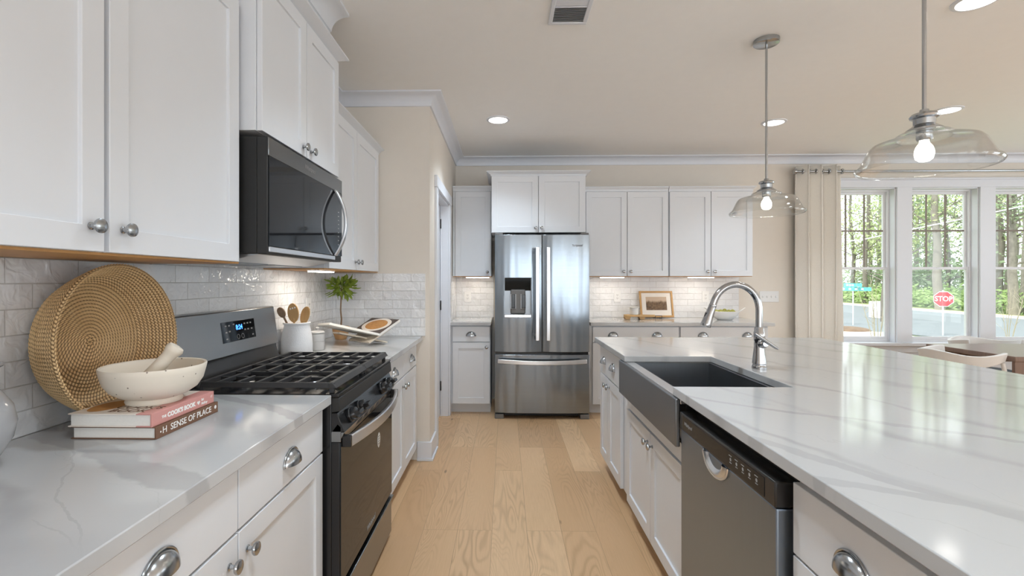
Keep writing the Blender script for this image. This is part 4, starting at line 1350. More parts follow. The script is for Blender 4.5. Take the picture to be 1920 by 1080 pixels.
def vent():
    x0, x1, y0, y1 = 0.222, 0.422, 2.20, 2.525
    z = CEIL
    r = thing('ceiling_vent', 'white louvred air vent in the ceiling at top centre', 'vent', ((x0 + x1) / 2, (y0 + y1) / 2, z - 0.012))
    f = MB()
    for b_ in ((x0, x1, y0, y0 + 0.022), (x0, x1, y1 - 0.022, y1), (x0, x0 + 0.022, y0 + 0.022, y1 - 0.022), (x1 - 0.022, x1, y0 + 0.022, y1 - 0.022)):
        f.box(*b_, z - 0.010, z - 0.0005)
    f.box(x0 + 0.022, x1 - 0.022, (y0 + y1) / 2 - 0.008, (y0 + y1) / 2 + 0.004, z - 0.010, z - 0.0005)
    obj('vent_frame', f, 'trim', r, 0.003)
    obj('vent_duct', MB().box(x0 + 0.02, x1 - 0.02, y0 + 0.02, y1 - 0.02, z - 0.0018, z - 0.0008), 'slot', r)
    n = 22
    for k in range(n):
        y = y0 + 0.028 + (y1 - y0 - 0.056) * k / (n - 1)
        if abs(y - (y0 + y1) / 2) < 0.012:
            continue
        s = -1 if y < (y0 + y1) / 2 else 1
        obj('louvre', MB().hexa([(x0 + 0.021, y - 0.005, z - 0.002), (x1 - 0.021, y - 0.005, z - 0.002), (x1 - 0.021, y - 0.004, z - 0.002), (x0 + 0.021, y - 0.004, z - 0.002)],
                                [(x0 + 0.021, y - 0.005 - s * 0.007, z - 0.009), (x1 - 0.021, y - 0.005 - s * 0.007, z - 0.009), (x1 - 0.021, y - 0.0038 - s * 0.007, z - 0.009), (x0 + 0.021, y - 0.0038 - s * 0.007, z - 0.009)]), 'trim', r)
vent()

def pendant(x, y, label):
    r = thing('pendant_light', label, 'pendant light', (x, y, 1.676), 0, 'glass pendant lights over the island')
    M = Matrix.Translation((x, y, 0))
    obj('canopy', MB().lathe([(0.001, CEIL - 0.026), (0.060, CEIL - 0.026), (0.066, CEIL - 0.022), (0.066, CEIL - 0.0005)], 36, M), 'nickel', r)
    obj('rod', MB().cyl((x, y, 1.86), (x, y, CEIL - 0.024), 0.0062, seg=14), 'nickel', r)
    cap = [(0.001, 1.872), (0.012, 1.872), (0.014, 1.862), (0.034, 1.858), (0.040, 1.850), (0.038, 1.844), (0.030, 1.840), (0.029, 1.822), (0.035, 1.816), (0.049, 1.806), (0.050, 1.798), (0.001, 1.796)]
    obj('metal_cap', MB().lathe(cap, 36, M), 'nickel', r)
    obj('socket', MB().lathe([(0.001, 1.797), (0.022, 1.797), (0.022, 1.775), (0.018, 1.768), (0.001, 1.768)], 24, M), 'nickel', r)
    prof = [(0.048, 1.797), (0.066, 1.796), (0.075, 1.790), (0.077, 1.782), (0.074, 1.777), (0.088, 1.774), (0.120, 1.770), (0.140, 1.763), (0.150, 1.752), (0.158, 1.735), (0.168, 1.712), (0.176, 1.697), (0.1885, 1.688), (0.191, 1.682), (0.188, 1.676)]
    inn = [(rr - 0.0022, zz - 0.0018) for rr, zz in reversed(prof)]
    obj('glass_shade', MB().lathe(prof + inn, 64, M, (False, False)), 'shade_glass', r, smooth=60)
    bl = [(0.0125, 1.768), (0.014, 1.760), (0.022, 1.748), (0.026, 1.735), (0.0265, 1.722), (0.023, 1.708), (0.014, 1.700), (0.0005, 1.698)]
    obj('light_bulb', MB().lathe(bl, 24, M), 'bulb', r)
    l = add_light('pendant_lamp', 'POINT', (0, 0, 0.05), (0, 0, -1), 8, (1, 0.95, 0.87), shadow_soft_size=0.03)
    l.parent = r
pendant(1.462, 2.727, 'clear glass pendant light hanging farther away, in front of the curtain')
pendant(1.400, 1.640, 'clear glass pendant light hanging nearer, in front of the windows')

# under-cabinet light bars
def led_bar(x0, x1, y0, y1, z, label, energy):
    r = thing('under_cabinet_light', label, 'light bar', ((x0 + x1) / 2, (y0 + y1) / 2, z - 0.012))
    obj('bar_housing', MB().box(x0, x1, y0, y1, z - 0.005, z), 'plate', r)
    obj('bar_diffuser', MB().box(x0 + 0.004, x1 - 0.004, y0 + 0.004, y1 - 0.004, z - 0.011, z - 0.0052), 'led', r)
    l = add_light('bar_lamp', 'AREA', (0, 0, 0), (0, 0, -1), energy, (1, 0.90, 0.76), shape='RECTANGLE', size=abs(x1 - x0), size_y=abs(y1 - y0))
    l.parent = r
    l.location = (0, 0, -0.001)
led_bar(-0.41, -0.17, 4.97, 5.03, 1.3415, 'lit light bar under the narrow wall cabinet left of the fridge', 0.9)
led_bar(0.98, 1.225, 4.97, 5.03, 1.3415, 'lit light bar under the wall cabinet above the framed picture', 0.9)
led_bar(1.885, 2.14, 4.97, 5.03, 1.3415, 'lit light bar under the rightmost wall cabinet above the bowl', 0.9)
led_bar(-1.07, -1.01, 2.56, 2.82, 1.3585, 'lit light bar under the wall cabinet beside the microwave, above the plant', 0.9)

# ------------------------------------------------------------------ outlets and switches
def wall_plate(label, cat, F, u, z, w, h, kind):
    nm = 'power_outlet' if kind == 'outlet' else 'light_switch'
    r = thing(nm, label, cat, F(u, 0, z - h / 2))
    m = MB(); fbox(m, F, u - w / 2, u + w / 2, 0.0003, 0.006, z - h / 2, z + h / 2)
    obj('cover_plate', m, 'plate', r, 0.002)
    if kind == 'outlet':
        m = MB(); fbox(m, F, u - 0.017, u + 0.017, 0.006, 0.0085, z - 0.035, z + 0.035)
        rc = obj('receptacle', m, 'plate', r, 0.002)
        s = MB()
        for zz in (z + 0.018, z - 0.016):
            for du in (-0.006, 0.006):
                fbox(s, F, u + du - 0.0013, u + du + 0.0013, 0.0085, 0.009, zz - 0.005, zz + 0.005)
            fbox(s, F, u - 0.002, u + 0.002, 0.0085, 0.009, zz - 0.013, zz - 0.009)
        obj('plug_slot', s, 'slot', rc)
    else:
        n = kind
        for k in range(n):
            uu = u + (k - (n - 1) / 2) * 0.046
            m = MB(); fbox(m, F, uu - 0.005, uu + 0.005, 0.006, 0.014, z - 0.011, z + 0.011)
            obj('switch_toggle', m, 'plate', r, 0.002)
FB = face('-y', YB - 0.009)
wall_plate('white wall outlet on the tile left of the fridge', 'outlet', FB, -0.417, 1.125, 0.075, 0.118, 'outlet')
wall_plate('white wall outlet on the tile just right of the fridge, beside the picture', 'outlet', FB, 1.219, 1.128, 0.075, 0.118, 'outlet')
wall_plate('white wall outlet on the tile behind the faucet arch', 'outlet', FB, 2.171, 1.128, 0.075, 0.118, 'outlet')
wall_plate('white four-toggle light switch plate on the beige wall left of the curtain', 'light switch', face('-y', YB), 2.858, 1.128, 0.205, 0.118, 4)
wall_plate('white wall outlet on the left tile above the grey lidded jar', 'outlet', face('+x', XL + 0.009), 2.99, 1.135, 0.075, 0.118, 'outlet')

# ------------------------------------------------------------------ curtain and rod
def build_curtain():
    yr, zr = 5.165, 2.458
    rod = thing('curtain_rod', 'brushed metal curtain rod above the windows', 'curtain rod', (4.4, yr, zr))
    obj('rod_tube', MB().cyl((3.085, yr, zr), (6.2, yr, zr), 0.0125), 'nickel', rod)
    obj('end_finial', MB().lathe([(0.001, 0), (0.027, 0), (0.029, 0.004), (0.029, 0.022), (0.024, 0.028), (0.013, 0.030), (0.013, 0.04)], 24,
                                 Matrix.Translation((3.055, yr, zr)) @ Matrix.Rotation(pi / 2, 4, 'Y')), 'nickel', rod)
    for bx in (3.40, 6.1):
        obj('rod_bracket', MB().cyl((bx, yr, zr), (bx, YB, zr), 0.007).box(bx - 0.02, bx + 0.02, YB - 0.006, YB, zr - 0.03, zr + 0.03), 'nickel', rod)
    r = thing('curtain', 'cream linen curtain panel hanging left of the windows', 'curtain', (3.33, yr, 0.02))
    mb = MB()
    NX, NZ = 150, 24
    x0, x1 = 3.075, 3.56
    folds = 3.5
    vs, fs = [], []
    zt, zb = 2.520, 0.02
    for j in range(NZ + 1):
        t = j / NZ
        z = zt + (zb - zt) * t
        for i in range(NX + 1):
            s = i / NX
            ph = s * folds * 2 * pi + 0.25 * sin(3.1 * t + 5 * s)
            amp = 0.060 - 0.010 * t
            # sharper, ripple-fold shape
            xx = x0 + (x1 - x0) * s + 0.018 * sin(2 * ph) * 0.9
            yy = yr + amp * sin(ph) * (1 + 0.12 * sin(9 * s))
            vs.append((xx, yy, z))
    for j in range(NZ):
        for i in range(NX):
            q = j * (NX + 1) + i
            fs.append((q, q + 1, q + NX + 2, q + NX + 1))
    mb.add(vs, fs)
    obj('fabric_panel', mb, 'fabric', r, smooth=80, solid=0.0025)
    for k in range(8):
        s = (k * 0.5) / folds
        if s > 1: continue
        ph = s * folds * 2 * pi
        xx = x0 + (x1 - x0) * s + 0.016 * sin(2 * ph)
        ring = [(xx, yr + 0.024 * cos(2 * pi * i / 20), zr + 0.024 * sin(2 * pi * i / 20)) for i in range(21)]
        obj('grommet', MB().tube(ring, 0.006, 8), 'nickel', r)
build_curtain()

# ------------------------------------------------------------------ left counter: basket, books, mortar, vase
def build_basket():
    # coiled bowl: profile of (radius, height along axis) from centre of the base to the rim and back outside
    NS, NT_ = 110, 560
    inner = [(0.0015, 0.010), (0.150, 0.010), (0.172, 0.018), (0.188, 0.045), (0.203, 0.085), (0.214, 0.112)]
    outer = [(0.221, 0.114), (0.222, 0.108), (0.212, 0.080), (0.196, 0.040), (0.178, 0.006), (0.155, -0.002), (0.0015, -0.002)]
    prof = inner + outer
    L = [0]
    for a, b_ in zip(prof[:-1], prof[1:]):
        L.append(L[-1] + math.hypot(b_[0] - a[0], b_[1] - a[1]))
    def at(s):
        for k in range(len(prof) - 1):
            if s <= L[k + 1] or k == len(prof) - 2:
                t = (s - L[k]) / (L[k + 1] - L[k])
                p = [prof[k][i] + (prof[k + 1][i] - prof[k][i]) * t for i in (0, 1)]
                tx, tz = prof[k + 1][0] - prof[k][0], prof[k + 1][1] - prof[k][1]
                l = math.hypot(tx, tz)
                return p[0], p[1], -tz / l, tx / l
    coil = 0.0100
    per = 6
    n = int(L[-1] / coil) * per
    mb = MB()
    M = Matrix.Translation((-1.222, 1.372, 1.1215)) @ Matrix.Rotation(math.radians(-3.0), 4, 'Y') @ Matrix.Rotation(pi / 2, 4, 'Y')
    vs, fs, shade_mask = [], [], []
    for j in range(n + 1):
        s = L[-1] * j / n
        r0, z0, nr, nz = at(s)
        row = int(s / coil)
        cp = (s / coil) % 1.0
        h = sin(pi * cp) ** 0.7 if 0 < cp < 1 else 0.0
        stitches = max(8, int(r0 * 2 * pi / 0.0105))
        for i in range(NT_):
            a = 2 * pi * i / NT_
            ph = stitches * a + pi * (row % 2) + 2.6 * cp
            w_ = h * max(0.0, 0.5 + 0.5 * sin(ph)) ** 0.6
            shade_mask.append(w_)  # low in the gaps, where the colour darkens as painted shade
            d = 0.0040 * w_ - 0.0020
            vs.append(M @ Vector(((r0 + nr * d) * cos(a), (r0 + nr * d) * sin(a), z0 + nz * d)))
    for j in range(n):
        for i in range(NT_):
            i2 = (i + 1) % NT_
            fs.append((j * NT_ + i, j * NT_ + i2, (j + 1) * NT_ + i2, (j + 1) * NT_ + i))
    mb.add(vs, fs)
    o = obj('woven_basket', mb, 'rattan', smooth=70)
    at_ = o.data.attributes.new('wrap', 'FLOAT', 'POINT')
    at_.data.foreach_set('value', shade_mask)
    tag(o, 'round coiled rattan basket standing on its rim against the tile wall', 'basket')
build_basket()

def book(label, x0, x1, y0, y1, z0, z1, cover, extra):
    """spine on the +x side"""
    r = thing('book', label, 'book', ((x0 + x1) / 2, (y0 + y1) / 2, z0))
    t = 0.0028
    extra(r, x0, x1, y0, y1, z0, z1, t)
    obj('page_block', MB().box(x0 + 0.005, x1 - t, y0 + 0.004, y1 - 0.004, z0 + t, z1 - t), 'pages', r)
    return r

def lower_book(r, x0, x1, y0, y1, z0, z1, t):
    obj('book_cover', MB().box(x0, x1, y0, y1, z0, z0 + t).box(x0, x1, y0, y1, z1 - t, z1).box(x1 - t, x1 + 0.0015, y0, y1, z0, z1), 'brown', r, 0.0008)
    zc = (z0 + z1) / 2 + 0.0005
    tx = MB().text('SENSE OF PLACE', 0.0235, (x1 + 0.0018, y0 + 0.052, zc), (0, 1, 0), (0, 0, 1), 0.0002, 'LEFT', 0.0002)
    tx.text('H', 0.024, (x1 + 0.0018, y0 + 0.022, zc), (0, 1, 0), (0, 0, 1), 0.0002)
    for sgn in (0, 1):
        cy_, cz_ = (y0 + 0.016, zc - 0.001) if sgn == 0 else (y1 - 0.014, zc + 0.002)
        rr = 0.0025 if sgn == 0 else 0.0055
        tx.add([(x1 + 0.0019, cy_ + rr * cos(a), cz_ + rr * sin(a)) for a in [2 * pi * i / 14 for i in range(14)]], [tuple(range(14))])
    obj('spine_lettering', tx, 'white_ink', r)

def upper_book(r, x0, x1, y0, y1, z0, z1, t):
    obj('book_cover', MB().box(x0, x1 - 0.040, y0, y1, z0, z0 + t).box(x0, x1 - 0.040, y0, y1, z1 - t, z1), 'cream', r, 0.0008)
    sp = obj('book_spine', MB().box(x1 - t, x1 + 0.0015, y0, y1, z0, z1).box(x1 - 0.0399, x1 - t, y0, y1, z1 - t, z1).box(x1 - 0.0399, x1 - t, y0, y1, z0, z0 + t), 'pink', r, 0.0008)
    zc = (z0 + z1) / 2 - 0.001
    tx = MB().text('THE', 0.009, (x1 + 0.0018, y0 + 0.035, zc), (0, 1, 0), (0, 0, 1), 0.0002, 'LEFT', 0.0004)
    tx.text("COOK'S BOOK", 0.0165, (x1 + 0.0018, y0 + 0.056, zc), (0, 1, 0), (0, 0, 1), 0.0002, 'LEFT', 0.0009)
    tx.text('Bri', 0.0095, (x1 + 0.0018, y1 - 0.060, zc + 0.005), (0, 1, 0), (0, 0, 1), 0.0002, 'LEFT', 0.0004)
    tx.text('McKoy', 0.0095, (x1 + 0.0018, y1 - 0.060, zc - 0.006), (0, 1, 0), (0, 0, 1), 0.0002, 'LEFT', 0.0004)
    hy, hz = y1 - 0.073, zc
    ht = []
    for i in range(24):
        a = 2 * pi * i / 24
        ht.append((x1 + 0.0019, hy + 0.00042 * 16 * sin(a) ** 3, hz + 0.00042 * (13 * cos(a) - 5 * cos(2 * a) - 2 * cos(3 * a) - cos(4 * a))))
    tx.add(ht, [tuple(range(24))])
    tx.text('17', 0.010, (x1 + 0.0018, y1 - 0.018, zc + 0.004), (0, 1, 0), (0, 0, 1), 0.0002)
    obj('spine_lettering', tx, 'white_ink', sp)
    cz = MB()
    cz.add([(x0 + 0.045 + 0.036 * cos(a), y0 + 0.075 + 0.058 * sin(a), z1 + 0.0004) for a in [2 * pi * i / 30 for i in range(30)]], [tuple(range(30))])
    obj('cover_picture', cz, 'orange', r)
    ct = MB().text("COOK'S", 0.034, (x0 + 0.078, y0 + 0.060, z1 + 0.0004), (1, 0, 0), (0, 1, 0), 0.0002, 'LEFT', 0.0004)
    ct.text('the', 0.018, (x0 + 0.078, y0 + 0.090, z1 + 0.0004), (1, 0, 0), (0, 1, 0), 0.0002)
    ct.text('BOOK', 0.034, (x0 + 0.085, y0 + 0.028, z1 + 0.0004), (1, 0, 0), (0, 1, 0), 0.0002, 'LEFT', 0.0004)
    obj('cover_lettering', ct, 'brown', r)
book('brown hardcover book lying at the bottom of the pair, spine lettered Sense of Place', -1.098, -0.880, 1.186, 1.446, CT + 0.0004, CT + 0.0315, 'brown', lower_book)
book("pink-spined cookbook lying on the brown book, under the mortar", -1.102, -0.888, 1.182, 1.438, CT + 0.0320, CT + 0.0655, 'pink', upper_book)

def build_mortar():
    z = CT + 0.0660
    cx_, cy_ = -0.978, 1.315
    M = Matrix.Translation((cx_, cy_, z))
    prof = [(0.0005, 0.004), (0.052, 0.0), (0.066, 0.0), (0.068, 0.006), (0.064, 0.014), (0.080, 0.020), (0.103, 0.036), (0.117, 0.058), (0.124, 0.085), (0.1265, 0.098), (0.125, 0.101), (0.119, 0.099), (0.112, 0.070), (0.098, 0.042), (0.070, 0.027), (0.0005, 0.023)]
    o = obj('mortar', MB().lathe(prof, 56, M), 'ivory', smooth=50)
    tag(o, 'speckled cream stoneware mortar bowl sitting on the two books', 'mortar')
    a = Vector((cx_ - 0.025, cy_ - 0.02, z + 0.042)); b_ = Vector((cx_ + 0.052, cy_ + 0.018, z + 0.150))
    d = (b_ - a).normalized()
    R3 = d.to_track_quat('Z', 'Y').to_matrix().to_4x4()
    L = (b_ - a).length
    pr = [(0.0005, -0.014), (0.014, -0.012), (0.023, 0.0), (0.0245, 0.014), (0.021, 0.03), (0.0185, L * 0.45), (0.0175, L * 0.72), (0.019, L * 0.80), (0.0225, L * 0.87), (0.0235, L * 0.93), (0.020, L * 0.985), (0.012, L), (0.0005, L)]
    o = obj('pestle', MB().lathe(pr, 32, Matrix.Translation(a) @ R3), 'ivory', smooth=50)
    tag(o, 'cream stoneware pestle leaning in the speckled mortar', 'pestle')
build_mortar()
vp = [(0.0005, 0.0), (0.050, 0.0), (0.054, 0.004), (0.078, 0.035), (0.098, 0.072), (0.104, 0.105), (0.098, 0.138), (0.080, 0.168), (0.062, 0.188), (0.056, 0.200), (0.064, 0.212), (0.082, 0.222), (0.085, 0.226), (0.081, 0.228), (0.057, 0.214), (0.050, 0.200), (0.055, 0.186), (0.0005, 0.150)]
tag(obj('vase', MB().lathe(vp, 56, Matrix.Translation((-1.112, 0.925, CT + 0.0004))), 'vase', smooth=50), 'glossy grey-white round vase with flared lip cut by the left edge', 'vase')

# ------------------------------------------------------------------ crock, utensils, jar, plant, cookbook stand
def build_crock():
    cx_, cy_ = -1.148, 2.615
    pr = [(0.0005, 0.0), (0.078, 0.0), (0.081, 0.004), (0.082, 0.05), (0.079, 0.09), (0.073, 0.125), (0.066, 0.152), (0.066, 0.158), (0.071, 0.163), (0.071, 0.170), (0.066, 0.172), (0.062, 0.168), (0.066, 0.12), (0.074, 0.05), (0.072, 0.010), (0.0005, 0.008)]
    tag(obj('utensil_crock', MB().lathe(pr, 48, Matrix.Translation((cx_, cy_, CT + 0.0004))), 'crock', smooth=50), 'white textured crock holding wooden spoons beside the stove backguard', 'crock')
    def spoon(name, label, base, top, w, ln, slots, bend=0.0, mat='spoon'):
        b_, t_ = Vector(base), Vector(top)
        d = (t_ - b_).normalized()
        side = Vector((1, 0, 0)); side = (side - d * side.dot(d)).normalized()
        nrm = d.cross(side)
        L = (t_ - b_).length
        mb = MB()
        mb.tube([b_, b_ + d * (L - ln * 0.8)], [0.006, 0.0055], 10)
        n = 24
        ring = []
        for i in range(n):
            a = 2 * pi * i / n
            ring.append((sin(a) * w * (1.0 if cos(a) > 0 else 1.0), -cos(a) * ln / 2))
        c = b_ + d * (L - ln / 2)
        vs = []
        for off in (-0.004, 0.004):
            for (p, q) in ring:
                vs.append(c + side * p + d * q + nrm * off)
        cen0 = len(vs); vs.append(c - nrm * 0.0005); vs.append(c + nrm * 0.0055)
        fs = [(i, (i + 1) % n, n + (i + 1) % n, n + i) for i in range(n)]
        fs += [(i, (i + 1) % n, cen0) for i in range(n)] + [(n + i, n + (i + 1) % n, cen0 + 1) for i in range(n)]
        mb.add(vs, fs)
        o = obj(name, mb, mat, smooth=60)
        tag(o, label, 'utensil')
        if slots:
            sl = MB()
            for k in (-1, 0, 1):
                sl.sphere(c + side * k * w * 0.42 + d * (ln * 0.24 + 0.003 * k) - nrm * 0.0035, (0.0042, 0.004, 0.005), 10, 6)
            obj('slot_hole', sl, 'white_ceramic', o)
        return o
    z = CT + 0.012
    spoon('wooden_spoon', 'slotted wooden spoon with three holes, upright in the white crock', (cx_ + 0.005, cy_ - 0.01, z), (cx_ - 0.010, cy_ - 0.035, CT + 0.278), 0.030, 0.105, True)
    spoon('wooden_spoon', 'plain wooden spoon leaning right in the white crock', (cx_ - 0.01, cy_ + 0.01, z), (cx_ + 0.056, cy_ + 0.005, CT + 0.258), 0.024, 0.100, False)
    spoon('ladle', 'dark utensil leaning left in the crock, behind the backguard corner', (cx_ + 0.02, cy_ + 0.01, z), (cx_ - 0.072, cy_ - 0.060, CT + 0.256), 0.020, 0.06, False, mat='bark_small')
build_crock()

def build_jar():
    cx_, cy_ = -1.085, 2.745
    r = thing('lidded_jar', 'small grey stone jar with lid next to the white crock', 'jar', (cx_, cy_, CT + 0.0004))
    M = Matrix.Translation((cx_, cy_, CT + 0.0004))
    obj('jar_body', MB().lathe([(0.0005, 0), (0.034, 0), (0.038, 0.004), (0.039, 0.05), (0.0375, 0.0515), (0.039, 0.053), (0.0385, 0.094), (0.034, 0.098), (0.0005, 0.098)], 36, M), 'grey_jar', r)
    obj('jar_lid', MB().lathe([(0.0005, 0.0985), (0.040, 0.0985), (0.0405, 0.103), (0.034, 0.110), (0.008, 0.114), (0.005, 0.118), (0.010, 0.124), (0.011, 0.129), (0.006, 0.133), (0.0005, 0.134)], 36, M), 'grey_jar', r)
build_jar()

def build_plant():
    px, py = -1.125, 3.255
    r = thing('potted_tree', 'small leafy topiary tree in a terracotta pot in the counter corner', 'plant', (px, py, CT + 0.0004))
    M = Matrix.Translation((px, py, CT + 0.0004))
    obj('plant_pot', MB().lathe([(0.0005, 0), (0.034, 0), (0.038, 0.005), (0.055, 0.055), (0.058, 0.085), (0.055, 0.088), (0.050, 0.080), (0.0005, 0.076)], 32, M), 'terracotta', r)
    obj('plant_stem', MB().tube([(px, py, CT + 0.076), (px + 0.004, py, CT + 0.14), (px - 0.002, py, CT + 0.20), (px + 0.002, py, CT + 0.30), (px + 0.004, py, CT + 0.36)], [0.0062, 0.0055, 0.005, 0.0045, 0.003], 10), 'bark_small', r)
    rnd = random.Random(5)
    lf = MB()
    c = Vector((px + 0.006, py - 0.01, CT + 0.362))
    for k in range(190):
        th_ = rnd.uniform(0, 2 * pi); cz = rnd.uniform(-0.9, 0.85)
        s = math.sqrt(1 - cz * cz)
        dirv = Vector((s * cos(th_), s * sin(th_), cz + 0.15)).normalized()
        rr = rnd.uniform(0.015, 0.080)
        b_ = c + Vector((dirv.x * rr, dirv.y * rr, dirv.z * rr * 0.85))
        if b_.x < XL + 0.075: continue
        d = (dirv + Vector((rnd.uniform(-.6, .6), rnd.uniform(-.6, .6), rnd.uniform(-.4, .45)))).normalized()
        L = rnd.uniform(0.04, 0.07)
        if (b_ + d * L).z > 1.352: d.z = -abs(d.z) * 0.3; d.normalize()
        if (b_ + d * L).x < XL + 0.016: d.x = abs(d.x)
        if (b_ + d * L).z > 1.352: continue
        sd = d.cross(Vector((rnd.uniform(-1, 1), rnd.uniform(-1, 1), rnd.uniform(0.2, 1)))).normalized()
        nn = d.cross(sd)
        w = rnd.uniform(0.007, 0.011)
        pts = [b_, b_ + d * L * 0.35 + sd * w + nn * 0.003, b_ + d * L * 0.7 + sd * w * 0.8, b_ + d * L - nn * 0.006, b_ + d * L * 0.7 - sd * w * 0.8, b_ + d * L * 0.35 - sd * w + nn * 0.003, b_ + d * L * 0.4 - nn * 0.003, b_ + d * L * 0.7 - nn * 0.004]
        lf.add(pts, [(0, 1, 6), (1, 2, 7, 6), (2, 3, 7), (3, 4, 7), (4, 5, 6, 7), (5, 0, 6)])
    obj('foliage', lf, 'plant_leaf', r, smooth=60)
build_plant()

def build_cookbook():
    N_, RN = Vector((-0.777, 2.960, 0.958)), Vector((-0.678, 3.085, 1.038))
    RF = Vector((-0.905, 3.250, 1.036))
    F_ = RF - (RN - N_)
    LN = Vector((-1.057, 2.850, 1.037))
    LF = F_ + (LN - N_) * 0.72
    st = thing('cookbook_stand', 'pale wooden cross-shaped stand holding the open cookbook', 'book stand', (-0.87, 3.03, CT + 0.0004))
    dn = Vector((0, 0, -1))
    def cont(top0, top1, v0, v1):
        """board under a wing, carried on past the valley down to the counter"""
        o_ = Vector((0, 0, -0.024))
        a, b_ = top0.lerp(v0, 0.30) + o_, top1.lerp(v1, 0.30) + o_
        out = []
        for t, v in ((top0, v0), (top1, v1)):
            d = (v - t); k = (v.z - 0.024 - (CT + 0.007)) / max(1e-4, -d.z)
            out.append(v + d * k + o_)
        for p in out: p.z = CT + 0.013
        return [a, b_, out[1], out[0]]
    sA = MB().slab(cont(RN.lerp(RF, .12), RN.lerp(RF, .88), N_.lerp(F_, .12), N_.lerp(F_, .88)), 0.010)
    sB = MB().slab(cont(LN.lerp(LF, .3), LN.lerp(LF, .7), N_.lerp(F_, .3), N_.lerp(F_, .7)), 0.010)
    for nm, s in (('stand_board', sA), ('stand_board', sB)):
        zmin = min(p.z for p in s.v)
        for p in s.v: p.z += (CT + 0.0006 - zmin) if zmin < CT + 0.0006 else 0
        obj(nm, s, 'light_wood', st, 0.001)
    bk = thing('open_cookbook', 'open cookbook with a plated dish photo resting on the pale stand', 'book', (-0.87, 3.03, 0.95))
    def wing(n, f, tf, tn, th_, name, mat):
        mb = MB()
        q = [n, f, tf, tn]
        up_ = (Vector(f) - Vector(n)).cross(Vector(tn) - Vector(n))
        if up_.z < 0: q = [f, n, tn, tf]
        mb.slab(q, th_)
        return obj(name, mb, mat, bk, 0.001)
    wing(N_, F_, RF, RN, 0.014, 'page_block', 'pages')
    wing(N_, F_, LF, LN, 0.014, 'page_block', 'pages')
    up = (F_ - N_).cross(RN - N_).normalized()
    if up.z < 0: up = -up
    def page(s, t, h):
        return N_.lerp(F_, s).lerp(RN.lerp(RF, s), t) + up * h
    pg = MB().slab([page(.01, .03, .0145), page(.01, .99, .0145), page(.99, .99, .0145), page(.99, .03, .0145)], 0.0006)
    po = obj('printed_page', pg, plain('dark_printed_page', (0.10, 0.075, 0.065), 0.5), bk)
    for rad, mt, hh, nm in ((0.44, 'cream', .0156, 'printed_plate'), (0.33, 'orange', .0162, 'printed_food')):
        d = MB().add([page(.5 + rad * cos(a), .55 + rad * sin(a), hh) for a in [2 * pi * i / 36 for i in range(36)]], [tuple(range(36))])
        obj(nm, d, mt, po)
    upl = (LN - N_).cross(F_ - N_).normalized()
    if upl.z < 0: upl = -upl
    def lpage(s, t, h):
        return N_.lerp(F_, s).lerp(LN.lerp(LF, s), t) + upl * h
    lp = MB()
    for k, (a, b_) in enumerate(((.1, .45), (.55, .9))):
        lp.add([lpage(a, .15, .0148), lpage(a, .9, .0148), lpage(b_, .9, .0148), lpage(b_, .15, .0148)], [(0, 1, 2, 3)])
    obj('page_picture', lp, 'brown', bk)
build_cookbook()

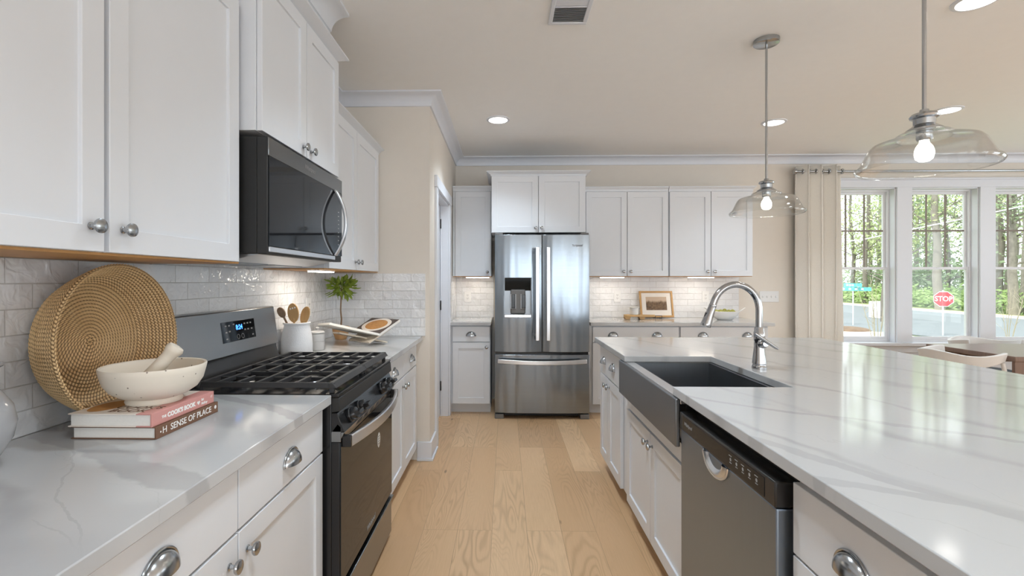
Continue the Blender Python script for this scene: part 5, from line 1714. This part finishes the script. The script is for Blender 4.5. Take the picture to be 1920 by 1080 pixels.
# ------------------------------------------------------------------ back counter decor
def build_picture():
    yb_, zt = 5.235, 1.195
    w0, w1 = 1.440, 1.800
    r = thing('picture_frame', 'wood-framed landscape picture with cream mat leaning on the back tile', 'picture frame', (1.62, 5.20, CT + 0.0004))
    # leaning plane: bottom at y=5.165, top at y=5.245
    h = 0.285
    tilt = math.atan2(0.062, h)
    M = Matrix.Translation((1.622, 5.178, CT + 0.008)) @ Matrix.Rotation(math.radians(3), 4, 'Z') @ Matrix.Rotation(-tilt, 4, 'X')
    W = 0.36
    def bx(mb, x0, x1, y0, y1, z0, z1):
        p = [M @ Vector(v) for v in ((x0, y0, z0), (x1, y0, z0), (x1, y0, z1), (x0, y0, z1), (x0, y1, z0), (x1, y1, z0), (x1, y1, z1), (x0, y1, z1))]
        return mb.hexa(p[:4], p[4:])
    f = MB(); fw = 0.020
    bx(f, -W / 2, W / 2, -0.016, 0.0, 0, fw); bx(f, -W / 2, W / 2, -0.016, 0, h - fw, h)
    bx(f, -W / 2, -W / 2 + fw, -0.016, 0, fw, h - fw); bx(f, W / 2 - fw, W / 2, -0.016, 0, fw, h - fw)
    obj('wooden_frame', f, 'frame', r, 0.002)
    obj('mat_board', bx(MB(), -W / 2 + fw, W / 2 - fw, -0.008, -0.002, fw, h - fw), 'mat_board', r)
    m = NT('sepia_landscape')
    tc = m.pos(obj=True)
    sp = m.n('ShaderNodeSeparateXYZ'); m.l(tc, sp.inputs[0])
    nz = m.noise(m.pos((1, 1, 1), obj=True), 45, 4, 0.65)
    hz = m.math('MULTIPLY_ADD', m.noise(m.pos((1, 0.01, 0.01), obj=True), 30, 3), 0.05, m.math('MULTIPLY', sp.outputs['Z'], -1))
    fac = m.n('ShaderNodeMapRange'); m.l(m.math('ADD', hz, 0.152), fac.inputs['Value'])
    fac.inputs['From Min'].default_value = -0.012; fac.inputs['From Max'].default_value = 0.012
    land = m.ramp(nz, [(0.25, (0.05, 0.03, 0.018)), (0.55, (0.17, 0.10, 0.05)), (0.8, (0.34, 0.22, 0.12))])
    m.col(m.mix(fac.outputs[0], (0.56, 0.43, 0.32), land))
    m.set(0.5)
    obj('landscape_print', bx(MB(), -0.112, 0.112, -0.0095, -0.0082, 0.078, 0.222), m.m, r)
    e = thing('small_easel', 'small dark wire easel under the framed picture', 'easel', (1.62, 5.15, CT + 0.0004))
    M2 = Vector((1.625, 5.150, CT + 0.005))
    em = MB()
    for s in (-1, 1):
        x = M2.x + s * 0.035
        em.tube([(x, 5.140, CT + 0.032), (x, 5.140, CT + 0.0045), (x, 5.215, CT + 0.0045), (x, 5.245, CT + 0.16)], 0.003, 8)
    em.cyl((M2.x - 0.035, 5.140, CT + 0.030), (M2.x + 0.035, 5.140, CT + 0.030), 0.0028, seg=8)
    em.cyl((M2.x - 0.035, 5.243, CT + 0.15), (M2.x + 0.035, 5.243, CT + 0.15), 0.0028, seg=8)
    obj('wire_stand', em, 'black_matte', e)
build_picture()

def build_board():
    r = thing('serving_board', 'small footed wooden serving board in front of the framed picture', 'board', (1.36, 5.02, CT + 0.0004))
    z = CT + 0.0004
    pl = MB()
    out = [(1.235, 4.985), (1.25, 4.965), (1.40, 4.962), (1.45, 4.985), (1.535, 4.995), (1.55, 5.01), (1.535, 5.028), (1.45, 5.038), (1.40, 5.075), (1.25, 5.075), (1.235, 5.055)]
    pl.prism(out, lambda p, q, w: (p, q, w), z + 0.028, z + 0.048)
    obj('board_plank', pl, 'board', r, 0.004)
    for x in (1.262, 1.410):
        obj('board_foot', MB().prism([(x - 0.022, z), (x + 0.022, z), (x + 0.032, z + 0.0278), (x - 0.032, z + 0.0278)], lambda p, q, w: (p, w, q), 4.985, 5.055), 'board', r, 0.003)
    c = thing('candle_cup', 'small white cup with a pale lid standing on the wooden serving board', 'cup', (1.335, 5.02, z + 0.0482))
    M = Matrix.Translation((1.335, 5.02, z + 0.0484))
    obj('cup_body', MB().lathe([(0.0005, 0), (0.038, 0), (0.042, 0.004), (0.0455, 0.070), (0.0440, 0.072), (0.040, 0.066), (0.0005, 0.060)], 32, M), 'white_ceramic', c)
    obj('cup_rim', MB().lathe([(0.0455, 0.0725), (0.058, 0.074), (0.058, 0.078), (0.044, 0.079), (0.0005, 0.0785)], 32, M, (False, False)), 'white_ceramic', c)
build_board()

def build_bowl():
    cx_, cy_ = 2.245, 4.975
    z = CT + 0.0004
    r = thing('serving_bowl', 'white serving bowl with two slanted handles on the back counter', 'bowl', (cx_, cy_, z))
    M = Matrix.Translation((cx_, cy_, z)) @ Matrix.Diagonal((1.0, 0.85, 1, 1))
    obj('bowl_body', MB().lathe([(0.0005, 0), (0.070, 0), (0.075, 0.004), (0.100, 0.022), (0.125, 0.052), (0.140, 0.088), (0.137, 0.090), (0.120, 0.056), (0.095, 0.028), (0.0005, 0.012)], 48, M), 'white_ceramic', r)
    for s in (-1, 1):
        h = MB().tube([(cx_ + s * 0.118, cy_, z + 0.055), (cx_ + s * 0.150, cy_, z + 0.088), (cx_ + s * 0.190, cy_, z + 0.116), (cx_ + s * 0.205, cy_, z + 0.122)], [1, 1, 0.9, 0.6], 10, flat=(0.020, 0.006), up=(0, 1, 0))
        obj('bowl_handle', h, 'white_ceramic', r)
    rnd = random.Random(2)
    k = 0
    for ring, n in ((0.0, 1), (0.045, 6), (0.085, 11)):
        for i in range(n):
            a = 2 * pi * (i + 0.3 * rnd.random()) / n
            rr = 0.021
            x, y = cx_ + ring * cos(a), cy_ + ring * 0.85 * sin(a)
            o = obj('green_fruit', MB().sphere((x, y, z + 0.088 - ring * 0.10 + rnd.uniform(0, 0.008)), (rr, rr, rr * 0.9), 12, 8), 'olive')
            tag(o, 'small yellow-green fruit heaped in the white handled bowl', 'fruit', 'green fruits in the white bowl')
build_bowl()

# ------------------------------------------------------------------ dining table and chairs
def build_table():
    x0, x1, y0, y1 = 3.685, 5.75, 3.56, 4.30
    r = thing('dining_table', 'weathered brown wooden dining table under the windows', 'table', (4.7, 3.95, 0))
    obj('tabletop', MB().box(x0, x1, y0, y1, 0.712, 0.75), 'table_wood', r, 0.004)
    obj('table_apron', MB().box(x0 + 0.004, x1 - 0.04, y0 + 0.006, y0 + 0.03, 0.53, 0.7118).box(x0 + 0.04, x1 - 0.04, y1 - 0.035, y1 - 0.012, 0.60, 0.7118), 'table_wood', r, 0.002)
    for x in (x0 + 0.17, x1 - 0.25):
        for y in (y0 + 0.04, y1 - 0.12):
            obj('table_leg', MB().box(x, x + 0.08, y, y + 0.08, 0, 0.7118), 'table_wood', r, 0.003)
build_table()

def build_chair(loc, rz, label):
    """local: back towards -x, seat opens to +x"""
    r = thing('dining_chair', label, 'chair', loc, rz, 'curved-back dining chairs')
    rail = MB()
    pts = []
    for k in range(29):
        a = math.radians(-113 + 226 * k / 28)
        s = abs(k - 14) / 14
        pts.append((-0.232 * cos(a), 0.245 * sin(a), 0.708 + 0.012 * cos(4 * pi * (k / 28 - 0.5)) + 0.02 * s ** 3))
    wid = [0.55 + 0.45 * sin(pi * min(1, max(0, (k + 2) / 32))) for k in range(29)]
    N = len(pts)
    vs, fs = [], []
    for k, p in enumerate(pts):
        P = Vector(p); rad = Vector((P.x, P.y, 0)).normalized()
        hh = 0.052 * wid[k]; tt = 0.013
        up = (Vector((0, 0, 1)) + rad * 0.22).normalized()
        for s1, s2 in ((-1, -1), (1, -1), (1, 1), (-1, 1)):
            vs.append(P + up * hh * s2 + rad * tt * s1)
    for k in range(N - 1):
        for j in range(4):
            j2 = (j + 1) % 4
            fs.append((k * 4 + j, k * 4 + j2, (k + 1) * 4 + j2, (k + 1) * 4 + j))
    fs += [(3, 2, 1, 0), tuple(range((N - 1) * 4, N * 4))]
    rail.add(vs, fs)
    obj('back_rail', rail, 'chair_white', r, 0.006, 60, local=True)
    st = MB().prism([(-0.21 * 1, -0.16), (-0.10, -0.225), (0.20, -0.235), (0.235, -0.20), (0.235, 0.20), (0.20, 0.235), (-0.10, 0.225), (-0.21, 0.16)], lambda p, q, w: (p, q, w), 0.425, 0.455)
    obj('seat_frame', st, 'chair_white', r, 0.006, local=True)
    cu = MB().prism([(-0.19, -0.15), (-0.09, -0.205), (0.19, -0.215), (0.215, -0.18), (0.215, 0.18), (0.19, 0.215), (-0.09, 0.205), (-0.19, 0.15)], lambda p, q, w: (p, q, w), 0.4555, 0.49)
    obj('seat_cushion', cu, 'cushion', r, 0.012, local=True)
    for sx, sy in ((-1, -1), (-1, 1), (1, -1), (1, 1)):
        lx, ly = (-0.15 if sx < 0 else 0.19), sy * (0.16 if sx < 0 else 0.20)
        obj('leg', MB().tube([(lx, ly, 0.426), (lx * 1.22, ly * 1.15, 0.0)], [0.019, 0.012], 12), 'chair_white', r, local=True)
    for sy in (-1, 1):
        obj('arm_post', MB().tube([(0.135, sy * 0.225, 0.450), (0.065, sy * 0.234, 0.700)], [0.015, 0.013], 12), 'chair_white', r, local=True)
        obj('back_spindle', MB().tube([(-0.19, sy * 0.07, 0.452), (-0.220, sy * 0.08, 0.675)], [0.012, 0.011], 12), 'chair_white', r, local=True)
    return r
build_chair((3.555, 3.83, 0), math.radians(4), 'white curved-back chair at the near end of the dining table, beyond the island')
build_chair((4.40, 4.50, 0), math.radians(-92), 'white curved-back chair on the window side of the table, below the stop sign window')
build_chair((5.12, 4.50, 0), math.radians(-88), 'white curved-back chair at the right frame edge, on the window side of the table')

# ------------------------------------------------------------------ outdoors
GZ = -1.5
def ground(name, poly, z, mat, th=0.05):
    o = obj(name, MB().prism(poly, lambda p, q, w: (p, q, w), z - th, z), mat)
    o['kind'] = 'structure'
    return o
ground('ground', [(-60, 6.2), (120, 6.2), (120, 140), (-60, 140)], GZ - 0.06, 'lawn', 0.2)
ground('street', [(14.5, 30.5), (21, 26.5), (26.5, 6.5), (37.2, 6.5), (37.2, 30), (40.0, 60), (42, 90), (12, 90), (8, 40)], GZ, 'asphalt')
ground('curb', [(37.2, 6.5), (38.0, 6.5), (38.0, 30), (40.8, 60), (42.8, 90), (42.0, 90), (40.0, 60), (37.2, 30)], GZ + 0.12, 'concrete', 0.17)
ground('sidewalk', [(12, 20.5), (19.5, 20.5), (20.6, 26.0), (14.2, 30.0), (9, 33), (6, 30)], GZ + 0.05, 'concrete', 0.1)
ground('verge', [(38.0, 6.5), (40.2, 6.5), (40.2, 30), (43, 60), (45, 90), (42.8, 90), (40.8, 60), (38.0, 30)], GZ + 0.03, plain('dry_grass', (0.52, 0.50, 0.25), 0.9, var=0.3, scale=1.5), 0.08)
tag(obj('mulch_bed', MB().sphere((19.0, 27.2, GZ + 0.05), (1.2, 0.9, 0.22), 20, 10), 'mulch'), 'low brown mulch bed at the lower left of the first window', 'flower bed')

def stop_sign(x, y, zc, face_to):
    d = (Vector(face_to) - Vector((x, y, zc))); d.z = 0; d.normalize()
    rt = Vector((-d.y, d.x, 0)); up = Vector((0, 0, 1))
    r = thing('stop_sign', 'red octagonal stop sign seen through the middle window', 'sign', (x, y, GZ + 0.02))
    c = Vector((x, y, zc))
    def octa(R, a, b_):
        return MB().prism([(R * cos(pi / 8 + k * pi / 4), R * sin(pi / 8 + k * pi / 4)) for k in range(8)], lambda p, q, w: c + rt * p + up * q + d * w, a, b_)
    R = 0.381 / cos(pi / 8)
    pl = obj('sign_plate', octa(R, -0.004, 0.0), 'sign_white', r)
    obj('sign_face', octa(R * 0.945, 0.0005, 0.003), 'sign_red', pl)
    tx = MB().text('STOP', 0.36, c + d * 0.004, rt, up, 0.001, 'CENTER', 0.004)
    # condense the letters a little
    for v in tx.v:
        q = v - c
        v -= rt * (q.dot(rt) * 0.22)
    obj('sign_lettering', tx, 'sign_white', pl)
    obj('sign_post', MB().box(x - 0.03, x + 0.03, y + 0.02, y + 0.05, GZ - 0.01, zc + 0.45), 'post', r)
stop_sign(22.35, 25.05, 0.37, (0, 0, 0))

def street_sign(x, y):
    r = thing('street_name_sign', 'teal street name signs on a post in the first window', 'sign', (x, y, GZ))
    obj('sign_post', MB().cyl((x, y, GZ - 0.01), (x, y, 1.02), 0.035), 'post', r)
    d = Vector((-x, -y, 0)).normalized(); rt = Vector((-d.y, d.x, 0)); up = Vector((0, 0, 1))
    for zz, L, ang, sh in ((0.78, 1.05, 0.0, -0.12), (1.03, 0.52, 0.5, 0.0)):
        r2 = (rt * cos(ang) + d * sin(ang)).normalized(); d2 = (d * cos(ang) - rt * sin(ang)).normalized()
        c = Vector((x, y, zz)) + r2 * sh
        p = MB().prism([(-L, -0.115), (L, -0.115), (L, 0.115), (-L, 0.115)], lambda a, b_, w: c + r2 * a + up * b_ + d2 * w, 0.03, 0.045)
        po = obj('sign_blade', p, 'sign_teal', r)
        m = MB()
        for k in range(5 if L > 0.8 else 3):
            u = -L * 0.7 + k * L * 0.3
            m.prism([(u, -0.05), (u + 0.12, -0.05), (u + 0.12, 0.05), (u, 0.05)], lambda a, b_, w: c + r2 * a + up * b_ + d2 * w, 0.0455, 0.047)
        obj('sign_print', m, 'sign_white', po)
street_sign(21.9, 30.8)
tag(obj('utility_box', MB().box(27.6, 29.2, 36.0, 37.2, GZ + 0.001, GZ + 1.25), 'sign_white', bevel=0.04), 'white utility box across the street in the first window', 'utility box')
tag(obj('traffic_cone', MB().lathe([(0.36, 0), (0.36, 0.05), (0.25, 0.06), (0.03, 0.72), (0.0005, 0.73)], 20, Matrix.Translation((21.95, 23.0, GZ + 0.0))), 'sign_red'), 'small red cone low in the corner of the middle window', 'cone')
tag(obj('overhead_cable', MB().tube([(8, 33.5, 3.1), (16, 31.2, 3.45), (21.4, 29.6, 3.75), (25.0, 26.0, 4.75), (30, 22, 6.1), (38, 16, 8.2)], 0.028, 8), 'sign_white'), 'thin pale overhead cable crossing behind the windows', 'cable')

# trees
def branchy(mb, base, h, r, rnd, lean=0.05, nb=10, start=0.35, spread=0.24):
    p = Vector(base)
    path, rad = [p.copy()], [r]
    n = 7
    for k in range(1, n + 1):
        p = p + Vector((rnd.uniform(-lean, lean) * h / n, rnd.uniform(-lean, lean) * h / n, h / n))
        path.append(p.copy()); rad.append(r * (1 - 0.72 * k / n))
    mb.tube(path, rad, 9)
    tips = []
    for _ in range(nb):
        t = rnd.uniform(start, 0.98)
        i = min(n - 1, int(t * n)); q = path[i].lerp(path[i + 1], t * n - i)
        a = rnd.uniform(0, 2 * pi)
        L = h * spread * (1.15 - 0.7 * t) * rnd.uniform(0.6, 1.1)
        d = Vector((cos(a), sin(a), rnd.uniform(0.15, 0.8)))
        m_ = q + d * L * 0.5 + Vector((0, 0, rnd.uniform(-.05, .1) * L)); e = m_ + Vector((cos(a + rnd.uniform(-.6, .6)), sin(a + rnd.uniform(-.6, .6)), rnd.uniform(0.1, 0.9))) * L * 0.5
        rb = r * (1 - 0.7 * t) * 0.34
        mb.tube([q, m_, e], [rb, rb * 0.6, rb * 0.2], 5)
        tips += [m_, e]
        for _2 in range(2):
            e2 = m_ + Vector((rnd.uniform(-1, 1), rnd.uniform(-1, 1), rnd.uniform(-.1, 1))) * L * 0.4
            mb.tube([m_, e2], [rb * 0.45, rb * 0.15], 4)
            tips.append(e2)
    return tips

def leaves(mb, centers, n, rad, size, rnd, flat=0.7):
    for _ in range(n):
        c = rnd.choice(centers)
        p = Vector(c) + Vector((rnd.gauss(0, rad), rnd.gauss(0, rad), rnd.gauss(0, rad * flat)))
        a = Vector((rnd.uniform(-1, 1), rnd.uniform(-1, 1), rnd.uniform(-1, 1))).normalized()
        b_ = a.orthogonal().normalized()
        s = size * rnd.uniform(0.6, 1.3)
        mb.add([p - a * s, p + b_ * s * 0.45, p + a * s, p - b_ * s * 0.45], [(0, 1, 2, 3)])

def make_tree(seed, h, r, leafmat, bark, nl, nb=14, start=0.25, lrad=0.9, size=0.22):
    rnd = random.Random(seed)
    root = thing('tree', 'tree', 'tree', (0, 0, 0))
    t = MB(); tips = branchy(t, (0, 0, 0), h, r, rnd, 0.10, nb, start)
    obj('tree_trunk', t, bark, root, smooth=60, local=True)
    if nl:
        l = MB(); leaves(l, tips, nl, lrad, size, rnd)
        obj('tree_crown', l, leafmat, root, smooth=0, local=True)
    return root
protos = [make_tree(11, 17, 0.34, 'leaf_a', 'bark', 1500, 18, 0.18, 1.0, 0.20), make_tree(12, 20, 0.26, 'leaf_a', 'bark_dark', 1100, 18, 0.15, 1.1, 0.19),
          make_tree(13, 15, 0.22, 'leaf_b', 'bark_dark', 1600, 20, 0.12, 1.0, 0.22), make_tree(14, 19, 0.42, 'leaf_b', 'bark', 1000, 14, 0.35, 1.1, 0.2)]
labels = ['pale green leafy tree in the woods across the street', 'slender spring-green tree in the woods across the street', 'dark green leafy tree in the woods across the street', 'tall grey-trunked tree in the woods across the street']
groups = ['pale green woodland trees', 'slender woodland trees', 'dark green woodland trees', 'grey-trunked woodland trees']
rnd = random.Random(3)
spots = []
for k in range(28):
    for _ in range(60):
        y = rnd.uniform(30, 74)
        x = rnd.uniform(43.5 + max(0, y - 30) * 0.09, 66)
        if all((x - a) ** 2 + (y - b_) ** 2 > 18 for a, b_ in spots) and 0.60 < x / y < 1.35:
            spots.append((x, y)); break
used = [0] * 4
for k, (x, y) in enumerate(spots):
    i = k % 4
    if used[i] == 0:
        o = protos[i]
    else:
        o = protos[i].copy(); C.objects.link(o)
        for ch in protos[i].children:
            c = ch.copy(); C.objects.link(c); c.parent = o
    used[i] += 1
    o.location = (x, y, GZ - 0.05)
    o.rotation_euler = (0, 0, rnd.uniform(0, 6.28))
    s = rnd.uniform(0.85, 1.2); o.scale = (s, s, s)
    o['label'] = labels[i]; o['group'] = groups[i]
big = make_tree(21, 22, 0.40, 'leaf_a', 'bark', 1500, 16, 0.3, 1.2, 0.2)
big.location = (41.6, 47.0, GZ - 0.05)
big['label'] = 'thick grey trunk standing alone behind the stop sign'
bare = make_tree(33, 10.5, 0.15, 'leaf_a', 'bark_dark', 260, 26, 0.25, 0.5, 0.12)
bare.location = (25.9, 33.6, GZ - 0.1)
bare['label'] = 'nearly bare branching tree in the first window'
pine = make_tree(45, 15, 0.36, 'leaf_b', 'bark', 900, 24, 0.25, 0.6, 0.16)
pine.location = (37.0 + 4.3, 40.0, GZ - 0.05)
pine['label'] = 'grey-barked tree at the right edge of the third window'

und = MB(); ur = random.Random(9)
cents = []
for k in range(260):
    y = ur.uniform(28, 78)
    x = ur.uniform(41.8, 46.5) + max(0, y - 30) * 0.095 + (ur.random() ** 3) * 12
    cents.append((x, y, GZ + ur.uniform(0.1, 1.5)))
leaves(und, cents, 16000, 0.75, 0.24, ur, 0.55)
o = obj('undergrowth', und, 'leaf_c', smooth=0); o['kind'] = 'stuff'
tag(o, 'dense bright green undergrowth along the woods across the street', 'bushes')
und = MB()
cents = [(ur.uniform(50, 70), ur.uniform(34, 90), GZ + ur.uniform(0.5, 3.6)) for k in range(300)]
leaves(und, cents, 7500, 1.3, 0.34, ur, 0.9)
o = obj('woodland_foliage', und, 'leaf_b', smooth=0); o['kind'] = 'stuff'
tag(o, 'deep green foliage filling the woods behind the trees', 'foliage')

def sapling(x, y, h, seed, label):
    rr = random.Random(seed)
    root = thing('sapling', label, 'sapling', (x, y, GZ - 0.07))
    m = MB()
    for k in range(7):
        a = rr.uniform(0, 2 * pi); L = h * rr.uniform(0.75, 1.05); s = rr.uniform(0.08, 0.28)
        p0 = Vector((x + rr.uniform(-.04, .04), y + rr.uniform(-.04, .04), GZ - 0.07))
        p1 = p0 + Vector((cos(a) * s * 0.35 * L, sin(a) * s * 0.35 * L, L * 0.45)); p2 = p0 + Vector((cos(a) * s * L, sin(a) * s * L, L))
        m.tube([p0, p1, p2], [0.018, 0.012, 0.004], 6)
        for _ in range(4):
            t = rr.uniform(0.2, 0.9); q = p1.lerp(p2, t)
            e = q + Vector((rr.uniform(-.3, .3), rr.uniform(-.3, .3), rr.uniform(0.2, 0.5)))
            m.tube([q, e], [0.006, 0.002], 5)
    obj('sapling_stem', m, 'bark_small' if False else plain('pale_twig', (0.38, 0.33, 0.26), 0.8), root)
sapling(11.55, 15.2, 3.0, 4, 'bare many-stemmed sapling outside the first window')
sapling(17.0, 16.7, 2.6, 6, 'bare young shrub outside the third window')
